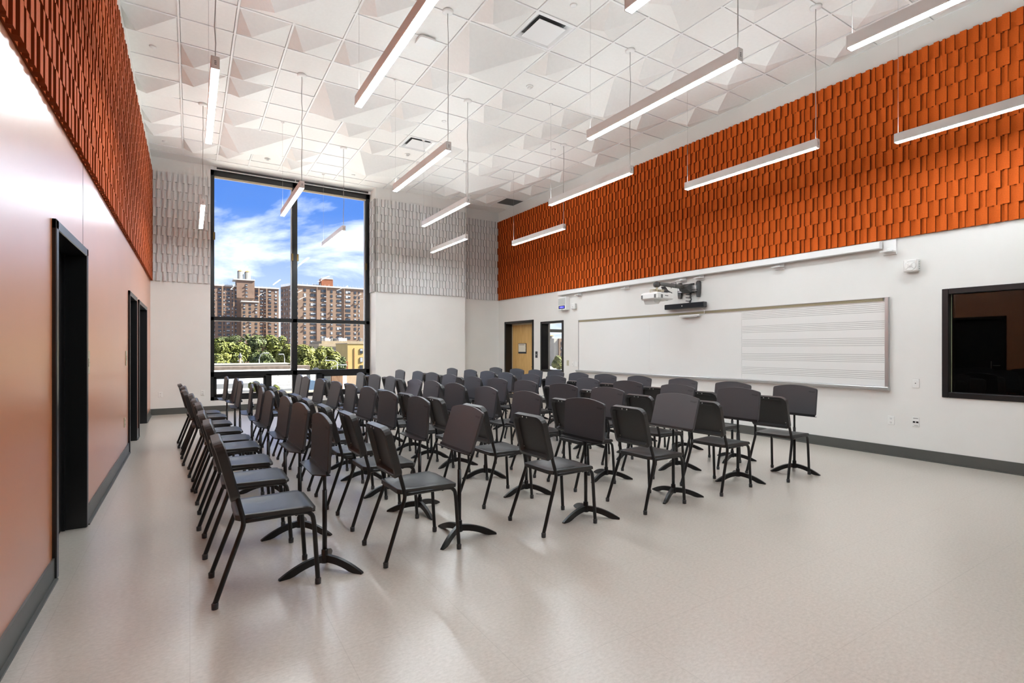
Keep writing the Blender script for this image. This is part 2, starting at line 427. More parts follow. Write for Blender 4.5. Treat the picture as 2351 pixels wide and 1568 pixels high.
def pyramid_mesh(n, depth, fx):
    w = n * G - 0.032; o = 0.016; mb = MB()
    a = (n * G * fx, n * G * 0.5, -depth)
    vs = [(o, o, 0.003), (o + w, o, 0.003), (o + w, o + w, 0.003), (o, o + w, 0.003), a]
    mb._add(vs, [(1, 0, 4), (2, 1, 4), (3, 2, 4), (0, 3, 4), (0, 1, 2, 3)])
    return mb.mesh('pyramid', M_TILE)
me_small, me_big = pyramid_mesh(1, 0.15, 0.275), pyramid_mesh(2, 0.30, 0.26)
me_flat = MB().box(0.018, G - 0.018, 0.018, G - 0.018, 0.003, 0.02).mesh('flat_tile', M_TILE)
far_tiles = MB()
for i, j in BIG: place('large_pyramid_tile', me_big, ceiling, (GX + i * G, GY + j * G, H))
for i in range(I0, I1):
    for j in range(J0, J1 + 1):
        if (i, j) in covered or (i, j) in SPECIAL: continue
        x0, x1, y0, y1 = xs_of(i), min(XR, GX + (i + 1) * G), max(YN, GY + j * G), ys_of(j + 1)
        if y1 <= y0: continue
        if (i, j) in SMALL:
            place('pyramid_tile', me_small, ceiling, (GX + i * G, GY + j * G, H))
        elif j < -10:
            far_tiles.box(x0 + 0.006, x1 - 0.006, y0 + 0.006, y1 - 0.006, H + 0.004, H + 0.02)
        elif (x1 - x0) > G - 0.01 and (y1 - y0) > G - 0.01:
            place('flat_tile', me_flat, ceiling, (x0, y0, H))
        else:
            MB().box(x0 + 0.004, x1 - 0.004, y0 + 0.006, y1 - 0.004, H + 0.004, H + 0.02).build('flat_tile', M_TILE, ceiling)
ft = far_tiles.build('overhead_tiles', M_TILE, ceiling); ft['kind'] = 'stuff'
cellc = lambda i, j: (GX + (i + 0.5) * G, GY + (j + 0.5) * G)
# supply diffusers: flange, coved throat, hanging plate
def diffuser(i, j, label):
    cx, cy = cellc(i, j); t = empty('ceiling_diffuser', (cx, cy, H)); tag(t, label, 'air diffuser', 'square supply diffusers in the ceiling')
    fl = MB(); w = G / 2 - 0.008; n = 0.235
    for s in (1,):
        ring = lambda r, z: [(-r, -r, z), (r, -r, z), (r, r, z), (-r, r, z)]
        for (ra, za, rb, zb) in ((w, 0.0, n + 0.03, -0.004), (n + 0.03, -0.004, n, 0.02), (n, 0.02, n - 0.03, 0.045)):
            vs = ring(ra, za) + ring(rb, zb)
            fl._add(vs, [(k, (k + 1) % 4, 4 + (k + 1) % 4, 4 + k) for k in range(4)])
    fl.build('flange', M_WHITE2, t)
    MB().quad((-n, -n, 0.046), (n, -n, 0.046), (n, n, 0.046), (-n, n, 0.046)).build('throat', M_DGREY, t)
    MB().bbox(-0.205, 0.205, -0.205, 0.205, -0.012, -0.002, 0.004).build('plate', M_WHITE2, t)
diffuser(5, -4, 'square white air diffuser in the ceiling above the large pyramid tile')
diffuser(5, 3, 'square white air diffuser in the ceiling towards the window pier')
cx, cy = cellc(11, 7); t = empty('return_grille', (cx, cy, H)); tag(t, 'grey return air grille in the ceiling corner above the wood door', 'air grille')
fr = MB()
for s in (-1, 1): fr.box(-G / 2 + 0.01, G / 2 - 0.01, s * (G / 2 - 0.02) - 0.012, s * (G / 2 - 0.02) + 0.012, -0.003, 0.012); fr.box(s * (G / 2 - 0.02) - 0.012, s * (G / 2 - 0.02) + 0.012, -G / 2 + 0.01, G / 2 - 0.01, -0.003, 0.012)
fr.build('frame', M_WHITE2, t)
gm = MB()
for k in range(22): gm.box(-0.275 + k * 0.025, -0.268 + k * 0.025, -0.275, 0.275, 0.0, 0.012); gm.box(-0.275, 0.275, -0.275 + k * 0.025, -0.268 + k * 0.025, 0.0, 0.012)
gm.build('egg_crate', M_GREYP, t); MB().quad((-0.28, -0.28, 0.02), (0.28, -0.28, 0.02), (0.28, 0.28, 0.02), (-0.28, 0.28, 0.02)).build('backing', M_GREYP, t)
# access point, heat/smoke domes, sprinkler cover plates
cx, cy = GX + 3.5 * G, GY - 1.93 * G
t = empty('wifi_access_point', (cx, cy, H)); tag(t, 'white rounded-square wifi box on the ceiling left of the large pyramid', 'access point')
pr = []
for k in range(32):
    a = 2 * math.pi * k / 32; c_, s_ = math.cos(a), math.sin(a); p = 0.35
    pr.append((0.115 * math.copysign(abs(c_) ** p, c_), 0.115 * math.copysign(abs(s_) ** p, s_)))
MB().prism(pr, 'Z', -0.045, -0.02).build('cover', M_WHITE, t); MB().box(-0.06, 0.06, -0.06, 0.06, -0.02, 0.0).build('bracket', M_WHITE, t)
DOMES = [((6.5, -1.5), 'small white ceiling sensor dome near the middle of the ceiling'), ((5.5, 4.5), 'small white ceiling sensor dome beside the far air diffuser'), ((1.5, 7.5), 'small white ceiling sensor dome just before the tall window')]
for (a, b), lab in DOMES:
    t = empty('ceiling_sensor', (GX + a * G, GY + b * G, H)); tag(t, lab, 'ceiling sensor', 'small ceiling sensors')
    MB().lathe([(0.0, -0.016), (0.05, -0.016), (0.056, 0.0)]).build('ring', M_WHITE, t)
    MB().lathe([(0.0, -0.045), (0.018, -0.042), (0.028, -0.03), (0.03, -0.016)]).build('dome', M_WHITE, t)
DISCS = [((5.5, -4.5), 'white sprinkler cover disc beside the near air diffuser'), ((-1.5, 1.5), 'white sprinkler cover disc near the orange felt, nearer one'), ((-1.5, 7.6), 'white sprinkler cover disc in the corner by the orange felt and window'),
         ((5.5, 1.5), 'white sprinkler cover disc in the middle of the ceiling'), ((9.5, 1.5), 'white sprinkler cover disc towards the whiteboard wall'), ((4.5, 7.6), 'white sprinkler cover disc above the right window pane'), ((9.5, 7.6), 'white sprinkler cover disc near the return grille')]
for (a, b), lab in DISCS:
    o = MB().lathe([(0.0, -0.008), (0.034, -0.008), (0.042, 0.003)], (0, 0, 0)).build('sprinkler_cover', M_WHITE, None, (GX + a * G, GY + b * G, H)); tag(o, lab, 'sprinkler cover', 'concealed sprinkler cover plates')

# ------------------------------------------------------------------ felt cladding
KINDS = {'N': (0.033, 0.026, 0.006, 0.034), 'M': (0.051, 0.041, 0.013, 0.038), 'W': (0.051, 0.064, 0.013, 0.043), 'V': (0.057, 0.053, 0.010, 0.040)}   # low width, high width, low depth, high depth
ORDER = 'NMWV'; PERIOD = sum(KINDS[k][0] + KINDS[k][1] for k in ORDER); ROWS = 12; RH = (PT - PB) / ROWS
def felt_boxes(kind): lw, hw, ld, hd = KINDS[kind]; return ((0, lw, ld), (lw, lw + hw, hd))
def felt(name, origin, ud, od, length, material, label, limit=300, u_off=0.0):
    root = empty(name, (0, 0, 0)); tag(root, label, 'acoustic panel', 'felt acoustic cladding')
    ud, od = Vector(ud), Vector(od); og = Vector(origin)
    front = 2 if od.y < 0 else 3 if od.x > 0 else 4 if od.y > 0 else 5
    material = [material, M_OSHADE if material is M_OFELT else M_GSHADE]
    def emit(mb, base, boxes, z0, z1):
        for a, b, d in boxes:
            p, q = base + ud * a, base + ud * b + od * d
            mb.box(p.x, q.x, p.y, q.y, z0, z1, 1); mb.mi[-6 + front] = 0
    meshes = {}
    for k in ORDER:
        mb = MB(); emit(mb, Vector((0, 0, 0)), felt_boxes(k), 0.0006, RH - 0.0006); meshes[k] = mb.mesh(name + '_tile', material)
    full = []; clip = MB(); nb = 0
    for r in range(ROWS):
        u = -PERIOD + u_off - (PERIOD / 2 if r % 2 else 0)
        z0 = PT - (r + 1) * RH
        n = 0
        while u < length:
            k = ORDER[n % 4]; n += 1; w = KINDS[k][0] + KINDS[k][1]
            if u >= 0 and u + w <= length:
                c = og + ud * (u + w / 2); px = to_px(c.x, c.y, z0 + RH / 2)
                area = -1
                if px and -20 < px[0] < 2371 and -20 < px[1] < 1588:
                    e1, e2 = to_px(*(og + ud * u).xy, z0) , to_px(*(og + ud * (u + w)).xy, z0 + RH)
                    if e1 and e2: area = abs((e1[0] - e2[0]) * (e1[1] - e2[1]))
                full.append((area, k, u, z0))
            else:
                bx = []
                for a, b, d in felt_boxes(k):
                    a2, b2 = max(0, u + a), min(length, u + b)
                    if b2 - a2 > 1e-4: bx.append((a2, b2, d))
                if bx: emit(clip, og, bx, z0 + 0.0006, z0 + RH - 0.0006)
            u += w
    full.sort(key=lambda t: -t[0])
    for n, (area, k, u, z0) in enumerate(full):
        p = og + ud * u
        if n < limit and area > 0: place('felt_tile', meshes[k], root, (p.x, p.y, z0))
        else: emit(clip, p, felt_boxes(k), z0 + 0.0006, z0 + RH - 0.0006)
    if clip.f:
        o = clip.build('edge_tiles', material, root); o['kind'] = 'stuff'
    return root
felt('felt_cladding', (XR, YB, 0), (0, -1, 0), (-1, 0, 0), YB - YN, M_OFELT, 'orange felt shingle acoustic cladding high above the whiteboard', u_off=0.12)
felt('felt_cladding', (XL, YN, 0), (0, 1, 0), (1, 0, 0), YB - YN, M_OFELT, 'orange felt shingle acoustic cladding high above the black doorways')
felt('felt_cladding', (XL + 0.044, YB, 0), (1, 0, 0), (0, -1, 0), 0.386 - XL - 0.044, M_GFELT, 'light grey felt cladding on the narrow wall left of the window', u_off=0.05)
felt('felt_cladding', (XC0, YC, 0), (1, 0, 0), (0, -1, 0), XC1 - XC0, M_GFELT, 'light grey felt cladding on the face of the pier right of the window', u_off=0.2)
felt('felt_cladding', (XC0, YB - 0.03, 0), (0, -1, 0), (-1, 0, 0), YB - 0.03 - YC, M_GFELT, 'narrow grey felt cladding on the pier return facing the window', u_off=0.1)
felt('felt_cladding', (XC1, YB, 0), (1, 0, 0), (0, -1, 0), XR - XC1 - 0.044, M_GFELT, 'shaded grey felt cladding in the recess above the wood door', u_off=0.15)

# ------------------------------------------------------------------ tall window
w1 = empty('window_1', (0, 0, 0)); tag(w1, 'tall black framed window looking out on brick towers', kind='structure')
WX0, WX1, WZ0, WZ1, WY0, WY1 = 0.386, XC0, 0.25, 5.395, YB + 0.04, YB + 0.16
def bar(name, x0, x1, z0, z1, y0=WY0, y1=WY1, m=M_BLACK, b=0.006):
    return MB().bbox(x0, x1, y0, y1, z0, z1, b).build(name, m, w1)
bar('jamb', WX0, WX0 + 0.075, WZ0, WZ1); bar('jamb', WX1 - 0.10, WX1, WZ0, WZ1)
bar('head', WX0, WX1, 5.27, WZ1); bar('sill', WX0, WX1, WZ0, 0.335)
MULL = 2.14
bar('mullion', MULL - 0.055, MULL + 0.055, WZ0, WZ1)
bar('transom', WX0, WX1, 2.035, 2.125); bar('transom', WX0, WX1, 0.775, 0.888)
for (a, b) in ((1.50, 1.63), (2.63, 2.77)): bar('sub_mullion', a, b, WZ0, 0.82)
for (a, b) in ((WX0 + 0.075, 1.50), (2.77, WX1 - 0.10)):        # operable vent sashes
    bar('vent_sash', a, a + 0.045, 0.335, 0.775, WY0 - 0.01, WY1); bar('vent_sash', b - 0.045, b, 0.335, 0.775, WY0 - 0.01, WY1)
    bar('vent_sash', a, b, 0.335, 0.385, WY0 - 0.01, WY1); bar('vent_sash', a, b, 0.725, 0.775, WY0 - 0.01, WY1)
for (a, b) in ((WX0 + 0.075, MULL - 0.055), (MULL + 0.055, WX1 - 0.10)):
    bar('shade_rail', a, b, 5.225, 5.27, WY0 + 0.01, WY0 + 0.06, M_BEIGE)
    bar('glazing_bead', b - 0.03, b, 0.888, 5.225, WY0 + 0.05, WY1, M_ALU)
    for (c, d) in ((2.125, 5.225), (0.888, 2.035), (0.335, 0.775)):
        MB().box(a, b, WY0 + 0.075, WY0 + 0.081, c, d).build('pane', M_GLASS, w1)
for x, zz in ((WX0 + 0.07, 3.92), (MULL - 0.06, 3.60), (MULL + 0.06, 3.60), (WX1 - 0.10, 3.52)):
    o = MB().bbox(x - 0.022, x + 0.022, WY0 - 0.02, WY0 + 0.01, zz - 0.085, zz + 0.085, 0.004).build('latch', M_BRASS, w1); o['label'] = 'brass latch'
# roller shade in the head pocket
t = empty('roller_shade', (0, 0, 0)); tag(t, 'rolled-up dark grey shade above the tall window', 'roller shade')
MB().tube([(WX0 + 0.12, YB - 0.005, 5.425), (WX1 - 0.06, YB - 0.005, 5.425)], 0.024, 12).build('fabric_roll', M_DGREY, t)
MB().box(WX0, WX1, YB - 0.03, YB - 0.001, 5.385, 5.40).build('bottom_bar', M_WHITE2, t)
for x in (WX0 + 0.03, MULL, WX1 - 0.03): MB().box(x - 0.03 if x != MULL else x - 0.008, x + 0.03 if x != MULL else x + 0.008, YB - 0.035, YB - 0.001, 5.395, 5.455).build('bracket', M_WHITE2, t)

# ------------------------------------------------------------------ doorways in the orange wall
DL = ['nearest', 'middle', 'farthest']
for n, (a, b) in enumerate(LD):
    t = empty('door_%d' % (n + 1), (0, 0, 0)); tag(t, DL[n] + ' black framed doorway in the orange wall', kind='structure')
    for (p, q) in ((a - 0.05, a + 0.012), (b - 0.012, b + 0.05)):
        MB().bbox(XL - 0.13, XL + 0.022, p, q, 0, 2.19, 0.005).build('jamb', M_BLACK, t)
    MB().bbox(XL - 0.13, XL + 0.022, a - 0.05, b + 0.05, 2.128, 2.19, 0.005).build('head', M_BLACK, t)
    MB().box(XL - 0.175, XL - 0.13, a + 0.004, b - 0.004, 0.008, 2.135).build('leaf', M_DOORBLK, t)
    MB().box(XL - 0.13, XL - 0.11, b - 0.03, b - 0.012, 0, 2.13).build('stop', M_BLACK, t)
    st = MB().box(XL - 0.13, XL - 0.128, a + 0.25, a + 0.27, 0.92, 1.1); st.tube([(XL - 0.128, a + 0.1, 1.0), (XL - 0.09, a + 0.1, 1.0), (XL - 0.09, a + 0.22, 1.0)], 0.009); st.build('handle', M_STEEL, t)

# ------------------------------------------------------------------ wood door in the whiteboard wall
t = empty('door_4', (0, 0, 0)); tag(t, 'maple veneer door with slim glass lite in black frame', kind='structure')
a, b = RD[0], RD[1]
for (p, q) in ((a - 0.055, a + 0.01), (b - 0.01, b + 0.055)): MB().bbox(XR - 0.02, XR + 0.22, p, q, 0, 2.185, 0.005).build('jamb', M_BLACK, t)
MB().bbox(XR - 0.02, XR + 0.22, a - 0.055, b + 0.055, 2.12, 2.185, 0.005).build('head', M_BLACK, t)
DX = XR + 0.215
for (p, q) in ((a + 0.01, a + 0.035), (b - 0.035, b - 0.01)): MB().box(DX - 0.012, DX + 0.05, p, q, 0, 2.12).build('seal', M_BEIGE, t)
MB().box(DX - 0.012, DX + 0.05, a + 0.01, b - 0.01, 2.085, 2.12).build('seal', M_BEIGE, t)
ly0, ly1, lz0, lz1 = a + 0.22, a + 0.36, 0.98, 1.86
lf = MB(); lf.box(DX, DX + 0.045, a + 0.035, ly0, 0.01, 2.085); lf.box(DX, DX + 0.045, ly1, b - 0.035, 0.01, 2.085); lf.box(DX, DX + 0.045, ly0, ly1, 0.01, lz0); lf.box(DX, DX + 0.045, ly0, ly1, lz1, 2.085)
leaf = lf.build('leaf', M_WOOD, t)
MB().box(DX + 0.018, DX + 0.026, ly0, ly1, lz0, lz1).build('glass_lite', M_GLASS, leaf)
hb = MB(); hb.lathe([(0.0, -0.012), (0.032, -0.012), (0.034, 0.0)], (DX, a + 0.10, 0.91), 'X', 18); hb.tube([(DX - 0.01, a + 0.10, 0.91), (DX - 0.055, a + 0.10, 0.91), (DX - 0.06, a + 0.12, 0.91), (DX - 0.058, a + 0.28, 0.912)], 0.011, 10)
hb.build('lever_handle', M_BRONZE, leaf)
MB().lathe([(0.0, -0.014), (0.022, -0.012), (0.026, 0.0)], (DX, a + 0.10, 1.03), 'X', 16).build('deadbolt', M_BRONZE, leaf)
p = empty('evacuation_notice', (0, 0, 0)); tag(p, 'framed evacuation notice hung on the maple door', 'notice')
ny0, ny1 = a + 0.62, a + 1.03
MB().bbox(DX - 0.012, DX - 0.001, ny0, ny1, 1.27, 1.56, 0.003).build('frame', M_CHAR, p)
MB().box(DX - 0.014, DX - 0.012, ny0 + 0.025, ny1 - 0.02, 1.32, 1.545).build('sheet', M_PAPER, p)
im = MB(); im.box(DX - 0.0148, DX - 0.014, ny0 + 0.09, ny1 - 0.05, 1.512, 1.524); im.build('heading', M_INK, p)
MB().box(DX - 0.015, DX - 0.012, ny0 + 0.02, ny0 + 0.035, 1.40, 1.45).build('clip', M_PAPER, p)

# ------------------------------------------------------------------ glazed openings in the whiteboard wall
t = empty('window_2', (0, 0, 0)); tag(t, 'black framed side light beside the maple door', kind='structure')
def ring_frame(root, a, b, z0, z1, w, x0, x1):
    MB().bbox(x0, x1, a, a + w, z0, z1, 0.005).build('jamb', M_BLACK, root); MB().bbox(x0, x1, b - w, b, z0, z1, 0.005).build('jamb', M_BLACK, root)
    MB().bbox(x0, x1, a + w, b - w, z1 - w, z1, 0.005).build('head', M_BLACK, root); MB().bbox(x0, x1, a + w, b - w, z0, z0 + w, 0.005).build('sill', M_BLACK, root)
ring_frame(t, RW1[0], RW1[1], RW1[2], RW1[3], 0.06, XR - 0.02, XR + 0.20)
MB().box(XR + 0.10, XR + 0.106, RW1[0] + 0.06, RW1[1] - 0.06, RW1[2] + 0.06, RW1[3] - 0.06).build('pane', M_GLASS, t)
t = empty('window_3', (0, 0, 0)); tag(t, 'wide black framed window into a dark control room', kind='structure')
ring_frame(t, RW2[0], RW2[1], RW2[2], RW2[3], 0.065, XR - 0.02, XR + 0.20)
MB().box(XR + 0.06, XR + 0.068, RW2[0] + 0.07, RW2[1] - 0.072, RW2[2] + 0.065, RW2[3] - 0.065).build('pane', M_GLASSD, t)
MB().box(XR + 0.058, XR + 0.07, RW2[1] - 0.074, RW2[1] - 0.068, RW2[2] + 0.065, RW2[3] - 0.065).build('pane_edge', M_GLASSE, t)
# rooms behind them
AX = XR + 0.30
am = MB(); am.box(AX, AX + 3.6, 8.7, 8.85, 0, 3.2); am.box(AX + 3.5, AX + 3.6, 8.7, YB + 0.4, 0, 3.2); am.box(AX, AX + 3.6, 8.7, YB + 0.45, 3.1, 3.2); struct('wall_side_room', am, M_WALL, 'white walls of the small room behind the side light')
struct('floor_side_room', MB().box(AX, AX + 3.6, 8.7, YB + 0.45, -0.12, 0.0), M_FLOOR, 'beige floor of the small side room')
struct('wall_side_room_accent', MB().box(AX, AX + 0.62, YB - 0.12, YB + 0.1, 0, 3.1), M_ORANGE, 'rust orange wall strip seen through the side light')
w4 = empty('window_4', (0, 0, 0)); tag(w4, 'grey mullioned window of the side room', kind='structure')
M_MULL = mat('grey_mullion', srgb(100, 106, 106), 0.4)
for x in (AX + 0.64, AX + 1.14, AX + 2.3, AX + 3.45): MB().bbox(x - 0.06, x + 0.06, YB - 0.05, YB + 0.15, 0, 3.1, 0.006).build('mullion', M_MULL, w4)
for z in (0.05, 0.62, 1.98, 3.05): MB().bbox(AX + 0.62, AX + 3.5, YB - 0.03, YB + 0.13, z - 0.05, z + 0.05, 0.006).build('transom', M_MULL, w4)
MB().box(AX + 0.62, AX + 3.5, YB + 0.05, YB + 0.056, 0, 3.1).build('pane', M_GLASS, w4)
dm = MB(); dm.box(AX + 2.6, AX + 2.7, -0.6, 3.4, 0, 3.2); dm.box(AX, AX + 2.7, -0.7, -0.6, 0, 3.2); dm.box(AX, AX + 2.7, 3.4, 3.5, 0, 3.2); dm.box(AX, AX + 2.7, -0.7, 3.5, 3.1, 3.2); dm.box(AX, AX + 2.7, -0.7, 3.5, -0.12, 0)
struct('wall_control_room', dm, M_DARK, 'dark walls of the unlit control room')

# ------------------------------------------------------------------ whiteboard
WB0, WB1, WBZ0, WBZ1 = 3.13, 9.44, 0.905, 2.075
t = empty('whiteboard', (0, 0, 0)); tag(t, 'long whiteboard with printed music staves at one end', 'whiteboard')
X1 = XR - 0.004
cuts = [WB0, 5.215, 7.24, WB1]
for k in range(3):
    MB().box(XR - 0.022, X1, cuts[k] + 0.0015, cuts[k + 1] - 0.0015, WBZ0, WBZ1 - 0.05).build('writing_panel', M_BOARD, t)
fr = MB().bbox(XR - 0.045, X1, WB0 - 0.045, WB0, WBZ0 - 0.02, WBZ1 + 0.005, 0.004); fr.build('side_rail', M_ALU, t)
MB().bbox(XR - 0.03, X1, WB1, WB1 + 0.02, WBZ0 - 0.02, WBZ1 + 0.005, 0.004).build('side_rail', M_ALU, t)
MB().box(XR - 0.028, X1, WB0, WB1, WBZ1 - 0.05, WBZ1 - 0.042).build('map_rail_lip', M_ALU, t)
MB().box(XR - 0.026, X1, WB0 + 0.03, WB1, WBZ1 - 0.042, WBZ1).build('cork_strip', M_CORK, t)
MB().box(XR - 0.032, X1, WB0 - 0.045, WB1 + 0.02, WBZ1, WBZ1 + 0.008).build('top_rail', M_ALU, t)
MB().prism([(XR - 0.075, 0.868), (X1, 0.845), (X1, 0.905), (XR - 0.075, 0.90), (XR - 0.08, 0.893)], 'Y', WB0 - 0.05, WB1 + 0.06).build('marker_tray', M_ALU, t)
for s in range(5):
    zt = 1.995 - s * 0.2235
    for k in range(5):
        MB().box(XR - 0.0228, XR - 0.022, WB0 + 0.01, 5.205, zt - k * 0.0255 - 0.0022, zt - k * 0.0255 + 0.0022).build('staff_line', M_STAFF, t)
# ------------------------------------------------------------------ long white screen case with its brackets
SCX0 = XR - 0.115
t = empty('screen_case', (0, 0, 0)); tag(t, 'long white pull-down screen case under the orange felt', 'screen case')
MB().bbox(SCX0, XR - 0.025, 3.16, 10.15, 2.722, 2.815, 0.004).build('housing', M_WHITE2, t)
for n, y in enumerate((3.08, 4.57, 6.03, 6.42, 7.88, 9.42)):
    mb = MB().bbox(XR - 0.02, XR - 0.002, y - 0.075, y + 0.075, 2.635, 2.83, 0.003); mb.box(XR - 0.13, XR - 0.02, y - 0.07, y + 0.07, 2.665, 2.68)
    mb.lathe([(0, 2.695), (0.012, 2.695), (0.012, 2.706)], (XR - 0.06, y, 0), 'Z', 10)
    mb.build('bracket', M_WHITE2, t)
# wall joint
mb = MB().box(XR - 0.002, XR, 6.555, 6.559, 2.09, 2.72); mb.box(XR - 0.002, XR, 6.555, 6.559, BH, 0.84); struct('trim_2', mb, M_WALL, 'fine vertical joint in the whiteboard wall')

# ------------------------------------------------------------------ projector on its wall arm
PY, PZ = 6.27, 2.47
t = empty('projector_mount', (XR, PY, 0)); tag(t, 'grey wall arm holding the short throw projector above the whiteboard', 'projector mount')
for y in (-0.20, 0.21):
    pr = [(-0.02, 2.34), (0.02, 2.34), (0.03, 2.40), (0.034, 2.56), (0.028, 2.61), (0.012, 2.63), (-0.012, 2.63), (-0.028, 2.61), (-0.034, 2.56), (-0.03, 2.40)]
    MB().prism([(y + a * 1.3, z) for a, z in pr], 'X', -0.045, -0.002).build('wall_plate', M_DGREY, t)
MB().bbox(-0.10, -0.03, -0.20, 0.21, 2.47, 2.56, 0.012).build('cross_bar', M_ALU, t)
MB().bbox(-0.095, -0.02, -0.19, 0.20, 2.44, 2.465, 0.006).build('lower_bar', M_ALU, t)
MB().prism([(-0.12, 2.585), (-0.02, 2.60), (-0.02, 2.43), (-0.10, 2.42), (-0.20, 2.46), (-0.24, 2.52)], 'Y', -0.11, 0.07).build('pivot_cover', M_DGREY, t)
MB().tube([(-0.16, 0.0, 2.525), (-0.55, 0.0, 2.535), (-0.86, 0.0, 2.545)], [0.042, 0.036, 0.030], 12).build('arm', M_GREYP, t)
MB().lathe([(0.0, -0.05), (0.045, -0.045), (0.055, 0.0), (0.045, 0.045), (0.0, 0.05)], (-0.88, 0.0, 2.525), 'Y', 16).build('arm_knuckle', M_DGREY, t)
MB().tube([(-0.45, -0.05, 2.49), (-0.45, -0.055, 2.585), (-0.45, 0.05, 2.585), (-0.45, 0.055, 2.49)], 0.006, 6).build('cable_clip', M_CHAR, t)
mb = MB()
mb.tube([(-0.88, 0, 2.49), (-0.88, 0, 2.44)], 0.02, 10); mb.box(-0.98, -0.78, -0.06, 0.06, 2.425, 2.437); mb.box(-0.95, -0.81, -0.10, 0.10, 2.395, 2.405)
for x in (-0.96, -0.80):
    for y in (-0.08, 0.08): mb.tube([(x, y, 2.37), (x, y, 2.435)], 0.007, 6)
mb.build('adjuster', M_BEIGE, t)
mb = MB()
for k in range(5): mb.tube([(-0.72, -0.04 + k * 0.02, 2.50), (-0.66, -0.05 + k * 0.025, 2.43), (-0.56, -0.06 + k * 0.03, 2.39)], 0.008, 6)
mb.build('cable_bundle', M_CHAR, t)
hang = MB(); random.seed(4)
for k in range(4):
    pts = []
    for q in range(9): pts.append((-0.05 + random.uniform(-0.02, 0.02), -0.045 + random.uniform(-0.022, 0.022), 2.44 - q * 0.027))
    hang.tube(pts, 0.006, 6)
for q in (2.39, 2.33, 2.27): hang.tube([(-0.05, -0.045, q), (-0.09, 0.005 + (q * 100 % 3) * 0.012, q + 0.012)], 0.008, 6)
hang.build('hanging_cables', M_CHAR, t)
MB().tube([(-0.03, -0.07, 2.42), (-0.012, -0.10, 2.36), (-0.010, -0.13, 2.30), (-0.012, -0.12, 2.22)], 0.006, 6).build('white_cable', M_WHITE, t)
t = empty('projector', (XR - 0.90, PY, 0)); tag(t, 'white short throw projector hanging over the whiteboard', 'projector')
MB().bbox(-0.19, 0.23, -0.20, 0.19, 2.255, 2.365, 0.02).build('body', M_WHITE, t)
MB().bbox(-0.16, 0.19, -0.17, 0.16, 2.360, 2.378, 0.006).build('top_plate', M_WHITE, t)
MB().prism([(-0.13, 2.258), (0.07, 2.258), (0.0, 2.185), (-0.10, 2.185)], 'Y', -0.06, 0.17).build('mirror_hood', M_WHITE, t)
MB().prism([(0.05, 2.258), (0.16, 2.258), (0.13, 2.235), (0.08, 2.235)], 'Y', -0.14, 0.10).build('lens_block', M_WHITE, t)
for (x0, x1, z0, z1) in ((-0.10, -0.055, 2.275, 2.335), (0.0, 0.08, 2.31, 2.325)): MB().box(x0, x1, -0.2025, -0.2005, z0, z1).build('vent', M_GREYP, t)
for (y0, y1) in ((-0.17, -0.13), (0.13, 0.165)): MB().box(-0.1925, -0.1905, y0, y1, 2.275, 2.335).build('vent', M_GREYP, t)
vn = MB()
for k in range(7): vn.box(-0.05 + k * 0.022, -0.035 + k * 0.022, -0.1725, -0.1705, 2.363, 2.374)
vn.build('slot_row', M_CHAR, t)
t = empty('sound_bar', (XR, 6.32, 2.19)); tag(t, 'black sound bar mounted over the top of the whiteboard', 'sound bar')
MB().bbox(-0.125, -0.03, -0.44, 0.45, -0.045, 0.05, 0.01).build('body', M_CHAR, t); MB().bbox(-0.131, -0.125, -0.43, 0.44, -0.038, 0.043, 0.002).build('grille', mat('black_speaker_cloth', srgb(28, 29, 34), 0.9, bump=0.2, bscale=500), t)
MB().lathe([(0.0, -0.135), (0.011, -0.134), (0.012, -0.131)], (0, 0.03, 0), 'X', 14).build('badge', M_STEEL, t)
for y in (-0.3, 0.3): MB().box(-0.03, -0.003, y - 0.03, y + 0.03, -0.03, 0.03).build('wall_bracket', M_CHAR, t)
t = empty('pen_sensor', (XR - 0.025, 6.20, 2.02)); tag(t, 'slim white sensor bar on the whiteboard under the sound bar', 'sensor')
MB().bbox(-0.07, 0.0, -0.20, 0.25, -0.028, 0.002, 0.008).build('body', M_WHITE, t); MB().box(-0.078, -0.01, -0.16, 0.21, -0.04, -0.028).build('foot_rail', M_ALU, t)
MB().tube([(-0.02, -0.20, -0.01), (-0.02, -0.27, 0.0), (-0.02, -0.27, 0.07), (-0.02, -0.20, 0.12)], 0.005, 6).build('cable', M_WHITE, t)

# ------------------------------------------------------------------ clock, sounders, wall plates
t = empty('wall_clock', (XR, 9.97, 0)); tag(t, 'grey box clock with small blue display near the side light', 'clock')
MB().bbox(-0.115, -0.002, -0.155, 0.155, 2.345, 2.665, 0.006).build('case', M_BEIGE if False else M_WHITE2, t)
MB().box(-0.1175, -0.115, -0.135, 0.14, 2.47, 2.635).build('speaker_face', mat('pale_grey_face', srgb(198, 200, 196), 0.5), t)
MB().box(-0.119, -0.115, -0.115, 0.125, 2.378, 2.455).build('bezel', M_DARK, t)
MB().box(-0.1205, -0.119, -0.095, 0.095, 2.392, 2.441).build('display', M_LCD, t)
sg = MB()
for (y, z, w, h) in ((0.06, 2.43, 0.03, 0.006), (0.005, 2.432, 0.035, 0.006), (0.06, 2.41, 0.012, 0.02), (0.0, 2.405, 0.05, 0.006), (-0.045, 2.415, 0.03, 0.006), (0.02, 2.415, 0.008, 0.014)): sg.box(-0.1212, -0.1205, y - w / 2, y + w / 2, z - h / 2, z + h / 2)
sg.build('digits', M_LCDT, t)
MB().box(-0.1185, -0.115, -0.05, 0.03, 2.352, 2.36).build('sensor_slot', M_GREYP, t)
